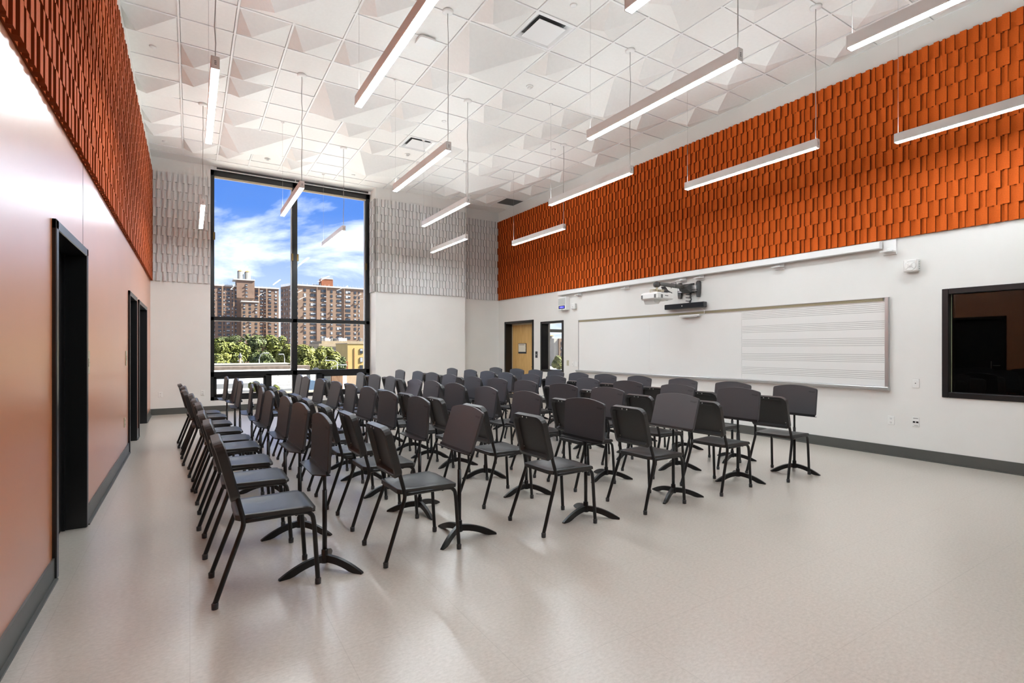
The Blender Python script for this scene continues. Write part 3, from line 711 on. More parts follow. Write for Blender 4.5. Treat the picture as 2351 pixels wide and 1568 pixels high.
def sounder(y, z, s, label):
    t = empty('wall_sounder', (XR, y, z)); tag(t, label, 'alarm sounder', 'white wall sounders')
    MB().bbox(-0.062 * s / 0.11, -0.002, -s / 2, s / 2, -s / 2, s / 2, 0.012).build('body', M_WHITE, t)
    x = -0.064 * s / 0.11
    g = MB().lathe([(s * 0.36, x - 0.001), (s * 0.40, x - 0.003), (s * 0.42, x + 0.002)], (0, 0, 0), 'X', 24); g.lathe([(0, x - 0.002), (s * 0.17, x - 0.002), (s * 0.17, x + 0.002)], (0, 0, 0), 'X', 18)
    for a in (45, 135): 
        c_, s_ = math.cos(R(a)) * s * 0.37, math.sin(R(a)) * s * 0.37
        g.tube([(x - 0.001, -c_, -s_), (x - 0.001, c_, s_)], s * 0.03, 6)
    g.build('grille', M_WHITE, t)
    MB().lathe([(0, x + 0.0005), (s * 0.37, x + 0.0005)], (0, 0, 0), 'X', 24).build('horn', M_GREYP if s > 0.12 else M_BEIGE, t)
    sl = MB()
    for k in range(4): sl.box(-0.045, -0.025, -s / 2 - 0.001, -s / 2 + 0.002, -s * 0.3 + k * s * 0.18, -s * 0.3 + k * s * 0.18 + 0.008)
    sl.build('side_slots', M_GREYP, t)
sounder(2.83, 2.455, 0.155, 'white square alarm sounder above the dark control room window')
sounder(9.60, 2.42, 0.135, 'white square alarm sounder beside the box clock')
def plate(name, x, y, z, w, h, kind, label, m=M_WHITE, normal='-X'):
    rz = {'-X': 0, '+X': math.pi, '-Y': math.pi / 2}[normal]
    t = empty(name, (x, y, z), rz); tag(t, label, 'wall plate', 'electrical wall plates')
    MB().bbox(-0.009, -0.001, -w / 2, w / 2, -h / 2, h / 2, 0.003).build('plate', m, t)
    if kind == 'outlet':
        for s in (-1, 1):
            MB().bbox(-0.012, -0.009, -0.018, 0.018, s * 0.026 - 0.016, s * 0.026 + 0.016, 0.003).build('socket', m, t)
            q = MB(); q.box(-0.0128, -0.012, -0.009, -0.006, s * 0.026 - 0.004, s * 0.026 + 0.008); q.box(-0.0128, -0.012, 0.006, 0.009, s * 0.026 - 0.004, s * 0.026 + 0.008); q.box(-0.0128, -0.012, -0.003, 0.003, s * 0.026 - 0.012, s * 0.026 - 0.007)
            q.build('slots', M_DGREY, t)
    elif kind == 'switch':
        MB().bbox(-0.014, -0.009, -0.018, 0.018, -0.034, 0.034, 0.003).build('rocker', m, t); MB().box(-0.0148, -0.014, -0.005, 0.005, -0.006, 0.006).build('led', M_DGREY, t)
    elif kind == 'data':
        for s in (-1, 1): MB().box(-0.0125, -0.009, s * 0.017 - 0.012, s * 0.017 + 0.012, -0.012, 0.008).build('jack', M_DARK, t)
        MB().box(-0.0100, -0.009, -0.025, 0.025, 0.042, 0.048).build('print', M_GREYP, t); MB().box(-0.0100, -0.009, -0.025, 0.015, -0.046, -0.042).build('print', M_GREYP, t)
    elif kind == 'dot':
        MB().box(-0.0125, -0.009, -0.010, 0.010, -0.012, 0.012).build('button', M_WHITE, t)
    elif kind == 'toggles':
        for s in (-1, 1): MB().bbox(-0.0115, -0.009, s * 0.035 - 0.016, s * 0.035 + 0.016, -0.03, 0.03, 0.002).build('rocker', m, t)
    return t
plate('wall_plate', XR, 2.80, 0.965, 0.075, 0.115, 'switch', 'white single switch plate between whiteboard and dark window')
plate('wall_plate', XR, 3.07, 0.465, 0.075, 0.115, 'outlet', 'white twin outlet plate low beside the whiteboard end')
plate('wall_plate', XR, 2.80, 0.475, 0.075, 0.12, 'data', 'white data plate with two black ports below the switch')
plate('wall_plate', XR, 11.215, 1.25, 0.10, 0.17, 'dot', 'charcoal call plate with white button beside the maple door', M_CHAR)
plate('wall_plate', XR, 9.88, 1.06, 0.085, 0.13, 'switch', 'beige switch plate right of the side light', mat('beige_plate', srgb(196, 190, 164), 0.4))
plate('wall_plate', XR, 9.68, 1.04, 0.06, 0.12, 'switch', 'slim white switch plate next to the whiteboard end')
plate('wall_plate', XR, 9.555, 1.035, 0.13, 0.12, 'toggles', 'wide white switch plate touching the whiteboard edge')
plate('wall_plate', -0.53, YB, 0.43, 0.075, 0.115, 'outlet', 'white outlet plate on the back wall nearer the orange wall', normal='-Y')
plate('wall_plate', 0.235, YB, 0.44, 0.075, 0.115, 'outlet', 'white outlet plate on the back wall close to the window', normal='-Y')
plate('wall_plate', XL, 5.36, 1.29, 0.12, 0.19, 'switch', 'white dimmer plate beside the nearest black doorway', M_BEIGE, normal='+X')
plate('wall_plate', XL, 8.30, 1.28, 0.10, 0.19, 'switch', 'white dimmer plate before the middle black doorway', M_BEIGE, normal='+X')
plate('wall_plate', XL, 8.12, 0.47, 0.08, 0.125, 'outlet', 'white outlet plate low on the orange wall', M_BEIGE, normal='+X')
o = MB().box(XL, XL + 0.0015, 5.148, 5.152, 2.20, PB); struct('trim_3', o, M_BASE, 'fine vertical joint in the orange wall above the doorway')

# ------------------------------------------------------------------ linear pendant lamps
LW, LH, LZ = 0.066, 0.105, 3.885
def lamp(x, yn, yf, label):
    """yn: corded end nearer the viewer, yf: thin-cable end"""
    t = empty('pendant_lamp', (x, 0, 0)); tag(t, label, 'pendant lamp', 'linear pendant lamps')
    a, b = yn - 0.03, yf + 0.03
    hs = MB().bbox(-LW / 2, LW / 2, a + 0.012, b - 0.012, LZ - LH + 0.006, LZ - 0.02, 0.003)
    for s_ in (-1, 1): hs.box(s_ * LW / 2, s_ * (LW / 2 - 0.003), a + 0.012, b - 0.012, LZ - 0.024, LZ)
    hs.build('housing', M_LAMP, t)
    for y0, y1, nm in ((a, a + 0.012, 'end_cap'), (b - 0.012, b, 'end_cap')):
        c = MB().bbox(-LW / 2, LW / 2, y0, y1, LZ - LH, LZ, 0.002).build(nm, M_LAMP, t)
        yy = a - 0.0006 if y0 == a else b + 0.0006
        lg = MB()
        for k in range(3): lg.box(-0.008, 0.008, yy - 0.0005, yy + 0.0005, LZ - 0.045 - k * 0.013, LZ - 0.039 - k * 0.013)
        lg.build('embossed_mark', M_GREYP, c)
    MB().box(-LW / 2 + 0.003, LW / 2 - 0.003, a + 0.012, b - 0.012, LZ - LH, LZ - LH + 0.008).build('diffuser', M_DIFF, t)
    MB().box(-LW / 2 + 0.006, LW / 2 - 0.006, a + 0.05, b - 0.05, LZ - 0.021, LZ - 0.017).build('ceiling_fill', M_CEILFILL, t)  # unseen glowing strip added on top to brighten the ceiling
    random.seed(int(x * 100 + yn * 10))
    pts = []
    for k in range(13):
        q = k / 12; s_ = 0.0 if k in (0, 12) else 0.007
        pts.append((random.uniform(-s_, s_), yn + random.uniform(-s_, s_), LZ + (H - LZ) * q))
    cd = MB().tube(pts, 0.0045, 6); cd.build('power_cord', M_CORD, t)
    MB().tube([(0.004, yn + 0.004, LZ), (0.004, yn + 0.004, H)], 0.0014, 5).build('hanger_cable', M_STEEL, t)
    MB().tube([(0, yf, LZ), (0, yf, H)], 0.0014, 5).build('hanger_cable', M_STEEL, t)
    MB().lathe([(0.0, -0.03), (0.05, -0.028), (0.064, -0.018), (0.066, 0.0)], (0, yn, H), 'Z', 20).build('canopy', M_WHITE, t)
    MB().lathe([(0.0, -0.03), (0.012, -0.028), (0.03, -0.012), (0.032, 0.0)], (0, yf, H), 'Z', 16).build('canopy', M_WHITE, t)
    return t
LX = [0.183 + k * 1.2225 for k in range(6)]
LAMPS = [(LX[0], 5.06, 6.90, 'linear pendant lamp nearest the orange wall, large and near'), (LX[0], 9.94, 11.86, 'linear pendant lamp over the back end of the orange wall row'),
         (LX[1], 3.23, 5.07, 'long pendant lamp cut by the picture top, second row from the orange wall'), (LX[1], 8.11, 9.97, 'pendant lamp crossing the window mullion at its top'),
         (LX[2], 0.77, 2.62, 'pendant lamp with only its lit tip showing at the picture top'), (LX[2], 5.645, 7.505, 'pendant lamp in front of the grey felt pier, highest of three there'), (LX[2], 10.59, 12.45, 'small pendant lamp seen against the sky in the right pane'),
         (LX[3], 2.62, 4.47, 'large pendant lamp in the middle under the pyramid tiles'), (LX[3], 7.51, 9.37, 'pendant lamp overlapping the grey pier, middle of three there'),
         (LX[4], 5.067, 6.88, 'pendant lamp crossing the upper edge of the orange felt'), (LX[4], 9.97, 11.815, 'pendant lamp overlapping the grey pier, lowest of three there'),
         (LX[5], 3.252, 5.11, 'pendant lamp against the middle of the orange felt'), (LX[5], 8.115, 9.974, 'small pendant lamp against the far end of the orange felt'),
         (4.45, 0.17, 2.02, 'large pendant lamp cut by the picture top at the right'), (6.93, 0.80, 2.66, 'pendant lamp cut by the right picture edge against orange felt')]
for L in LAMPS: lamp(*L)

# ------------------------------------------------------------------ chair (faces +X, origin under the seat centre)
def smooth_path(pts, n=4):
    out = []
    P = [Vector(p) for p in pts]
    for i in range(len(P) - 1):
        p0, p1, p2, p3 = P[max(i - 1, 0)], P[i], P[i + 1], P[min(i + 2, len(P) - 1)]
        for k in range(n):
            q = k / n
            out.append(0.5 * ((2 * p1) + (p2 - p0) * q + (2 * p0 - 5 * p1 + 4 * p2 - p3) * q * q + (3 * p1 - p0 - 3 * p2 + p3) * q ** 3))
    out.append(P[-1])
    return out
def round_rect(w, h0, h1, rt, rb, n=5):      # rounded outline in (y, s); bottom h0, top h1
    pts = []
    for cy, cs, r, a0 in ((w - rt, h1 - rt, rt, 0), (-w + rt, h1 - rt, rt, 90), (-w + rb, h0 + rb, rb, 180), (w - rb, h0 + rb, rb, 270)):
        for k in range(n + 1):
            a = R(a0 + 90 * k / n); pts.append((cy + r * math.cos(a), cs + r * math.sin(a)))
    return pts
def make_chair():
    t = empty('music_chair')
    q = -0.27
    for s in (-1, 1):
        rl = MB().tube(smooth_path([(q + 0.0, s * 0.2265, 0.012), (q + 0.07, s * 0.214, 0.21), (q + 0.122, s * 0.205, 0.355), (q + 0.142, s * 0.2, 0.415), (q + 0.140, s * 0.197, 0.46), (q + 0.112, s * 0.186, 0.58), (q + 0.062, s * 0.170, 0.80)], 3), 0.0135, 8)
        leg = rl.build('rear_leg', M_TUBE, t)
        MB().lathe([(0.0, 0.0), (0.0165, 0.0), (0.0175, 0.03), (0.0145, 0.034)], (q + 0.005, s * 0.2265, 0.0), 'Z', 10).build('glide', M_CHAR, leg)
        fl = MB().tube(smooth_path([(q + 0.54, s * 0.205, 0.012), (q + 0.528, s * 0.203, 0.2), (q + 0.516, s * 0.2, 0.375), (q + 0.498, s * 0.198, 0.422), (q + 0.455, s * 0.196, 0.438), (q + 0.30, s * 0.195, 0.438), (q + 0.15, s * 0.195, 0.438)], 3), 0.0135, 8)
        leg = fl.build('front_leg', M_TUBE, t)
        MB().lathe([(0.0, 0.0), (0.0165, 0.0), (0.0175, 0.03), (0.0145, 0.034)], (q + 0.54, s * 0.205, 0.0), 'Z', 10).build('glide', M_CHAR, leg)
    MB().tube([(q + 0.42, -0.195, 0.430), (q + 0.42, 0.195, 0.430)], 0.010, 8).build('cross_bar', M_TUBE, t)
    # seat: dished grid with rolled front edge
    nx, ny = 14, 12; mb = MB(); top = []; bot = []
    for i in range(nx + 1):
        for j in range(ny + 1):
            a = i / nx; b = j / ny * 2 - 1
            hw = 0.188 + 0.030 * a
            x = q + 0.105 + 0.425 * a; y = b * hw
            if abs(b) > 0.8: x = min(max(x, q + 0.105 + 0.02 * ((abs(b) - 0.8) / 0.2) ** 2), q + 0.53 - 0.025 * ((abs(b) - 0.8) / 0.2) ** 2)
            dish = max(0.0, 1 - ((a - 0.34) / 0.34) ** 2) * max(0.0, 1 - (b / 0.82) ** 4)
            z = 0.468 - 0.016 * dish - 0.012 * max(0, (a - 0.86) / 0.14) ** 2
            top.append((x, y, z)); bot.append((x, y, z - 0.026 if 0 < i < nx and 0 < j < ny else 0.440))
    fs = []; N = ny + 1
    for i in range(nx):
        for j in range(ny):
            k = i * N + j; fs.append((k, k + N, k + N + 1, k + 1))
    mb._add(top, fs, 0, True)
    mb._add(bot, [f[::-1] for f in fs], 0, True)
    T = len(top)
    edge = [i * N for i in range(nx + 1)] + [nx * N + j for j in range(1, N)] + [i * N + ny for i in range(nx - 1, -1, -1)] + [j for j in range(ny - 1, 0, -1)]
    for k in range(len(edge)):
        a, b = edge[k], edge[(k + 1) % len(edge)]
        mb.f.append([a, T + a, T + b, b]); mb.mi.append(0); mb.sm.append(False)
    mb.build('seat', M_CHAIRP, t)
    # backrest: curved shell, rim turned backwards round a recessed rear face
    tilt = R(14.5); bx, bz = q + 0.118, 0.56
    def BP(y, s, d):          # d: distance behind the front face
        s2 = s; crv = 0.022 * (y / 0.2) ** 2
        return (bx - math.sin(tilt) * s2 - math.cos(tilt) * d + crv * 0.6, y, bz + math.cos(tilt) * s2 - math.sin(tilt) * d)
    out = round_rect(0.203, 0.0, 0.345, 0.065, 0.03); inn = round_rect(0.178, 0.02, 0.318, 0.05, 0.022)
    mid = round_rect(0.165, 0.03, 0.305, 0.045, 0.02)
    n = len(out); mb = MB()
    rings = [[BP(y * 0.96, 0.008 + s * 0.96, -0.004) for y, s in out], [BP(y, s, 0.004) for y, s in out], [BP(y, s, 0.046) for y, s in out], [BP(y, s, 0.046) for y, s in inn], [BP(y, s, 0.014) for y, s in mid]]
    vs = [v for r in rings for v in r]; fs = []
    for r in range(4):
        for k in range(n):
            j = (k + 1) % n; fs.append((r * n + k, r * n + j, (r + 1) * n + j, (r + 1) * n + k))
    mb._add(vs, fs, 0, False)
    for r, flip in ((0, 1), (4, 0)):
        ids = [r * n + k for k in range(n)]; mb.f.append(ids[::-1] if flip else ids); mb.mi.append(0); mb.sm.append(False)
    bk = mb.build('backrest', M_CHAIRP, t)
    hp = MB()
    for y in (-0.028, 0.028):
        c = BP(y, 0.3315, 0.0475); hp.lathe([(0.0, -0.002), (0.0055, -0.0015), (0.006, 0.001)], c, 'X', 10)
    hp.build('rivets', M_STEEL, bk)
    for s in (-1, 1):
        c = BP(s * 0.158, 0.055, 0.016); MB().lathe([(0.0, -0.003), (0.0045, -0.002), (0.005, 0.002)], c, 'X', 8).build('screw', M_STEEL, bk)
    return t
# ------------------------------------------------------------------ music stand (desk faces -X, origin at the foot of the pole)
def text_mesh(txt, size, material, name, shear=0.0, depth=0.0, mirror=False):
    cu = bpy.data.curves.new(name, 'FONT'); cu.body = txt; cu.size = size; cu.shear = shear; cu.extrude = depth; cu.align_x = 'CENTER'
    ob = bpy.data.objects.new(name, cu); COL.objects.link(ob)
    bpy.context.view_layer.update()
    me = bpy.data.meshes.new_from_object(ob.evaluated_get(bpy.context.evaluated_depsgraph_get()))
    me.name = name
    bpy.data.objects.remove(ob, do_unlink=True)
    me.materials.clear(); me.materials.append(material)
    return me
me_logo = text_mesh('Wenger', 0.022, M_LOGO, 'logo', shear=0.3)
def stand_meshes():
    d = {}
    mb = MB(); seg = 9                                      # one arched tripod leg along +X
    prof = []
    for k in range(seg + 1):
        a = k / seg; x = 0.012 + 0.268 * a
        zt = 0.078 * (1 - a ** 2.0) + 0.010; zb = (0.045 * (1 - (a / 0.72) ** 2.2)) if a < 0.72 else 0.0
        w = 0.017 - 0.004 * a
        prof.append((x, zt, max(0.0, zb), w))
    vs = []
    for x, zt, zb, w in prof: vs += [(x, -w, zb), (x, w, zb), (x, w * 0.75, zt), (x, -w * 0.75, zt)]
    fs = []
    for k in range(seg):
        b = k * 4
        for i in range(4): fs.append((b + i, b + (i + 1) % 4, b + 4 + (i + 1) % 4, b + 4 + i))
    fs.append((3, 2, 1, 0)); e = seg * 4; fs.append((e, e + 1, e + 2, e + 3))
    mb._add(vs, fs); d['leg'] = mb.mesh('stand_leg', M_TUBE)
    d['hub'] = MB().lathe([(0.0, 0.036), (0.026, 0.038), (0.028, 0.075), (0.021, 0.085), (0.020, 0.118), (0.016, 0.122)], (0, 0, 0), 'Z', 14).mesh('stand_hub', M_TUBE)
    d['pole'] = MB().tube([(0, 0, 0.06), (0, 0, 0.50)], 0.0145, 10).mesh('stand_pole', M_TUBE)
    d['inner_pole'] = MB().tube([(0, 0, 0.48), (0, 0, 0.735)], 0.0110, 10).mesh('stand_inner', M_TUBE)
    # desk in its own frame: hinge line at z 0, leaning about Y; y along the width, z up, face towards -X
    top = []
    n = 14; hw = 0.252; rb = 0.0
    pts = [(hw - 0.012, 0.0), (hw, 0.02)]
    pts += [(hw, 0.285), (hw - 0.004, 0.298), (hw - 0.014, 0.306)]
    for k in range(1, n): 
        y = (hw - 0.014) * (1 - 2 * k / n); pts.append((y, 0.306 + 0.030 * (1 - (y / (hw - 0.014)) ** 2)))
    pts += [(-hw + 0.014, 0.306), (-hw + 0.004, 0.298), (-hw, 0.285), (-hw, 0.02), (-hw + 0.012, 0.0)]
    mb = MB(); m = len(pts)
    fr = [(-0.009, y * 0.985, 0.003 + z * 0.985) for y, z in pts]; ff = [(-0.005, y, z) for y, z in pts]; bb = [(0.011, y, z) for y, z in pts]
    bi = [(0.011, y * 0.93, 0.012 + z * 0.93) for y, z in pts]; bj = [(0.001, y * 0.92, 0.013 + z * 0.92) for y, z in pts]
    vs = fr + ff + bb + bi + bj; fs = []
    for r in range(4):
        for k in range(m): fs.append((r * m + k, r * m + (k + 1) % m, (r + 1) * m + (k + 1) % m, (r + 1) * m + k))
    fs.append(tuple(range(m))[::-1]); fs.append(tuple(range(4 * m, 5 * m)))
    mb._add(vs, fs); d['desk'] = mb.mesh('stand_desk', M_DESK)
    d['ledge'] = MB().prism([(0.008, -0.258), (-0.020, -0.258), (-0.085, -0.205), (-0.085, 0.205), (-0.020, 0.258), (0.008, 0.258)], 'Z', -0.010, -0.004).mesh('stand_ledge', M_TUBE)
    d['shadow_strip'] = MB().box(-0.016, -0.0085, -0.250, 0.250, -0.004, 0.016).mesh('stand_shadow_strip', M_TUBE)  # black strip painting the shadow gap along the desk bottom
    bk = MB().box(0.006, 0.030, -0.045, 0.045, 0.03, 0.12); bk.lathe([(0.0, -0.055), (0.012, -0.055), (0.012, 0.055), (0.0, 0.055)], (0.034, 0, 0.075), 'Y', 10); bk.lathe([(0, 0.05), (0.016, 0.05), (0.018, 0.075), (0, 0.078)], (0.034, 0, 0.075), 'Y', 10)
    d['bracket'] = bk.mesh('stand_bracket', M_TUBE)
    return d
SM = stand_meshes()
def make_stand():
    t = empty('music_stand')
    place('hub', SM['hub'], t); place('pole', SM['pole'], t); place('inner_pole', SM['inner_pole'], t)
    for k in range(3): place('tripod_leg', SM['leg'], t, (0, 0, 0), (0, 0, R(190 + 120 * k)))
    dk = place('desk', SM['desk'], t, (-0.030, 0, 0.655), (0, R(8), 0))
    place('ledge', SM['ledge'], dk); place('shadow_strip', SM['shadow_strip'], dk); place('bracket', SM['bracket'], dk)
    # lettering on the face towards the player: text plane x-y -> desk plane; reads left to right for someone looking along +X
    lg = place('logo', me_logo, dk, (-0.0094, -0.198, 0.262)); lg.rotation_euler = Euler((R(90), 0, R(-90)), 'XYZ')
    return t
RAW = [
    ([0.70, 0.68, 0.67, 0.62, 0.61, 0.58, 0.51, 0.50, 0.43], [3.42, 4.18, 4.82, 5.53, 6.07, 6.66, 7.37, 8.08, 8.59]),
    ([1.66, 1.63, 1.59, 1.57, 1.55, 1.50, 1.46, 1.40, 1.42], [3.43, 4.13, 4.81, 5.47, 6.05, 6.66, 7.33, 7.98, 8.62]),
    ([2.73, 2.69, 2.66, 2.61, 2.56, 2.52, 2.46, 2.42, 2.41], [3.26, 4.08, 4.83, 5.47, 6.05, 6.65, 7.34, 7.94, 8.67]),
    ([3.73, 3.66, 3.60, 3.57, 3.50, 3.42, 3.40, 3.40, 3.38, 3.31], [3.21, 4.03, 4.67, 5.42, 6.02, 6.56, 7.32, 7.96, 8.58, 9.25]),
    ([4.71, 4.58, 4.55, 4.52, 4.52, 4.47, 4.40, 4.40, 4.40, 4.43], [3.22, 3.89, 4.61, 5.34, 6.05, 6.65, 7.26, 7.89, 8.51, 9.36]),
    ([5.57, 5.47, 5.51, 5.48, 5.42, 5.39, 5.45, 5.42, 5.39, 5.36], [3.12, 3.81, 4.58, 5.33, 5.98, 6.60, 7.29, 7.88, 8.46, 9.23])]
FAC = [1.0, 1.01, 1.02, 1.034, 1.05, 1.052]
ORDN = ['first', 'second', 'third', 'fourth', 'fifth', 'sixth', 'seventh', 'eighth', 'ninth', 'tenth']
ROWN = ['row beside the orange wall', 'second row from the orange wall', 'third row from the orange wall', 'third row from the whiteboard', 'second row from the whiteboard', 'row closest to the whiteboard']
NEAR_CHAIR = [(0.378, 3.42, 0.3), (1.325, 3.45, 0.9), (2.487, 3.345, 1.5), (3.523, 3.315, 1.1), (4.535, 3.32, 2.7), (5.57, 3.28, 4.8)]
TILT = {(1, 0): 19, (3, 0): 17, (2, 0): 3, (0, 0): 2, (2, 5): 19, (1, 5): 13, (5, 0): 7}
LEGROT = {(1, 0): 28, (3, 0): 14, (4, 0): -25, (5, 0): -38, (1, 1): -38}
random.seed(11)
proto_c, proto_s = make_chair(), make_stand()
first = True
for c, (xs_, ys_) in enumerate(RAW):
    for k, (x, y) in enumerate(zip(xs_, ys_)):
        f = FAC[c] * (1 + 0.005 * (y - 3.4)); sx, sy = x * f, y * f
        s = proto_s if first else copy_tree(proto_s)
        ch = proto_c if first else copy_tree(proto_c)
        first = False
        tl = TILT.get((c, k), 6 + random.uniform(-2, 3.5))
        s.location = (sx + 0.03, sy, 0)
        yaw = random.uniform(-3, 3) if k else 0
        s.rotation_euler = (0, 0, R(yaw))
        lr = LEGROT.get((c, k), random.uniform(-12, 12) if k else 0); m = 0
        for o in s.children:
            if o.name.startswith('tripod_leg'): o.rotation_euler = (0, 0, R(190 + lr + 120 * m)); m += 1
            elif o.name.startswith('desk'): o.rotation_euler = (0, R(tl), 0)
        tag(s, 'black music stand, %s from the near end, %s' % (ORDN[k], ROWN[c]), 'music stand', 'music stands in front of the chairs')
        if k == 0: cxx, cyy, ca = NEAR_CHAIR[c]
        else: cxx, cyy, ca = sx - 0.60 + 0.27 + random.uniform(-0.02, 0.02), sy + 0.02 * k / 3 + random.uniform(-0.03, 0.03), [0.5, 0.8, 1.5, 1.5, 2.5, 4][c] + random.uniform(-2, 2)
        ch.location = (cxx, cyy, 0); ch.rotation_euler = (0, 0, R(ca))
        tag(ch, 'black plastic music chair, %s from the near end, %s' % (ORDN[k], ROWN[c]), 'chair', 'black music chairs in six rows')

# ------------------------------------------------------------------ outside the window
GZ = -9.5
xs = lambda r, g, b: tuple(c * 0.6 for c in srgb(r, g, b)[:3]) + (1.0,)      # outdoor colours darkened evenly to offset the strong sun
M_BRICK = mat('brown_brick', xs(146, 122, 107), 0.9, var=0.08, vscale=0.35, vdet=6, spec=0.2)
M_BRICK2 = mat('tan_brick', xs(152, 128, 110), 0.9, var=0.07, vscale=0.35, vdet=6, spec=0.2)
M_BRICKR = mat('red_brick', xs(150, 96, 72), 0.9, var=0.08, vscale=0.5, spec=0.2)
M_BWIN = mat('far_window_glass', xs(66, 72, 80), 0.25)
M_BWINL = mat('far_window_blind', xs(186, 190, 194), 0.5)
M_BSILL = mat('pale_coping', xs(206, 204, 200), 0.7)
M_ZINC = mat('weathered_tank_wood', xs(122, 122, 120), 0.8, var=0.1, vscale=2, stretch=(6, 6, 0.4))
M_TANKTOP = mat('ochre_tank_roof', xs(196, 148, 88), 0.8)
M_STONE = mat('pale_limestone', xs(196, 190, 178), 0.85, var=0.06, vscale=0.6)
M_STONE2 = mat('tan_limestone', xs(176, 160, 132), 0.85, var=0.08, vscale=0.8)
M_YEL = mat('yellow_painted_wall', xs(205, 178, 112), 0.85, var=0.05, vscale=0.4)
M_PALE = mat('white_painted_brick', srgb(226, 223, 216), 0.85, var=0.03, vscale=3)
M_MEMB = mat('white_roof_membrane', srgb(235, 233, 228), 0.8, var=0.03, vscale=0.6)
M_PARA = mat('brown_stone_parapet', xs(128, 114, 102), 0.9, var=0.2, vscale=2.5, vdet=6)
M_ASPH = mat('pale_asphalt', xs(150, 148, 144), 0.9, var=0.06, vscale=0.2)
M_TRUNK = mat('tree_bark', xs(92, 78, 62), 0.9, var=0.2, vscale=4)
M_GALV = mat('galvanised_steel', xs(176, 178, 178), 0.4, metal=0.4)
M_RUST = mat('rusty_corrugated_steel', xs(160, 116, 80), 0.7, col2=xs(196, 160, 126), vscale=3, stretch=(4, 4, 0.5))
M_TANP = mat('tan_panel', xs(186, 162, 132), 0.8, var=0.06)
M_SLATE = mat('slate_panel', xs(86, 92, 94), 0.6)
M_BLUE = mat('blue_painted_steel', xs(96, 122, 148), 0.5, var=0.08)
def leaf_mat(name, c1, c2):
    m = mat(name, c1, 0.6, col2=c2, vscale=0.9, vdet=4, spec=0.25)
    bs = m.node_tree.nodes['Principled BSDF']
    bs.inputs['Subsurface Weight'].default_value = 0.0
    return m
M_LEAF = [leaf_mat('plane_tree_leaves', xs(128, 134, 60), xs(88, 98, 46)), leaf_mat('lime_leaves', xs(140, 142, 66), xs(98, 106, 52)), leaf_mat('dark_leaves', xs(98, 108, 60), xs(72, 84, 50))]
struct('ground_outside', MB().box(-400, 700, YB + 2, 900, GZ - 0.5, GZ), M_ASPH, 'pale street level outside the window')
# own facade below the window
struct('wall_facade', MB().box(XL - 20, XR + 25, YB + 0.45, YB + 0.6, GZ, -0.12), M_STONE, 'outer wall of the building below the window')

# windows of the far towers: frame, glass and blind in one small mesh
def win_mesh(name, w, h, var):
    mb = MB(); d = 0.12
    mb.box(-w / 2, w / 2, -d, 0.02, -h / 2, h / 2, 0)
    n = max(1, int(round(w / 1.3))); pw = w / n
    for k in range(n):
        x0, x1 = -w / 2 + k * pw + 0.09, -w / 2 + (k + 1) * pw - 0.09
        if var == 0: mb.box(x0, x1, -d - 0.02, -d, -h / 2 + 0.1, h / 2 - 0.1, 0)
        elif var == 1: mb.box(x0, x1, -d - 0.03, -d, 0.05, h / 2 - 0.08, 1)
        elif var == 2: mb.box(x0, x1, -d - 0.03, -d, -h / 2 + 0.08, h / 2 - 0.08, 1) if k % 2 == 0 else mb.box(x0, x1, -d - 0.03, -d, 0.0, h / 2 - 0.08, 1)
        else:
            mb.box(x0, x1, -d - 0.02, -d, -h / 2 + 0.1, h / 2 - 0.1, 0)
            if k == n - 1: mb.box(x0 + 0.05, x1 - 0.05, -d - 0.45, -d, -h / 2, -h / 2 + 0.5, 1)
    return mb.mesh(name, [M_BWIN, M_BWINL])
WINM = {}
def add_window(root, x, y, z, w, h, rz=0.0):
    v = random.choice((0, 0, 0, 1, 1, 2, 3, 3)); key = (round(w, 1), round(h, 1), v)
    if key not in WINM: WINM[key] = win_mesh('tower_window', key[0], key[1], v)
    o = place('window', WINM[key], root, (x, y, z)); o.rotation_euler = (0, 0, rz)
def rect(u0, v0, u1, v1, Y):
    xa, za = on_y(u0, v0, Y); xb, zb = on_y(u1, v1, Y)
    return min(xa, xb), max(xa, xb), min(za, zb), max(za, zb)
def roof_rail(mb, x0, x1, y, z, step=2.2, h=1.0):
    x = x0
    while x < x1:
        mb.box(x, x + 0.12, y, y + 0.12, z, z + h * random.uniform(0.7, 1.5)); x += step * random.uniform(0.6, 1.5)
random.seed(21)
# left tower
YA = 430.0
t = empty('apartment_tower', (0, 0, GZ)); tag(t, 'brown brick apartment tower with two rooftop water tanks', 'building')
xr = on_y(640, 700, YA)[0]; zt = on_y(565, 660, YA)[1] - GZ
MB().box(-30, xr, YA, YA + 22, 0, zt).build('wall', M_BRICK, t)
mb = MB().box(-30.5, xr + 0.5, YA - 0.5, YA + 22, zt, zt + 1.1); roof_rail(mb, -28, xr, YA + 1, zt + 1.1); mb.build('roof_coping', M_BSILL, t)
bx0, bx1, _, bz = rect(543, 643, 584, 700, YA)
MB().box(bx0, bx1, YA - 1.5, YA + 12, zt - 8, bz - GZ).build('bulkhead', M_BRICK, t)
mb = MB().box(bx0 - 2.2, bx1 + 0.3, YA - 2.0, YA + 12.5, bz - GZ, bz - GZ + 0.9); roof_rail(mb, bx0 - 2, bx1, YA - 1.8, bz - GZ + 0.9, 1.3, 1.2); mb.build('bulkhead_coping', M_BSILL, t)
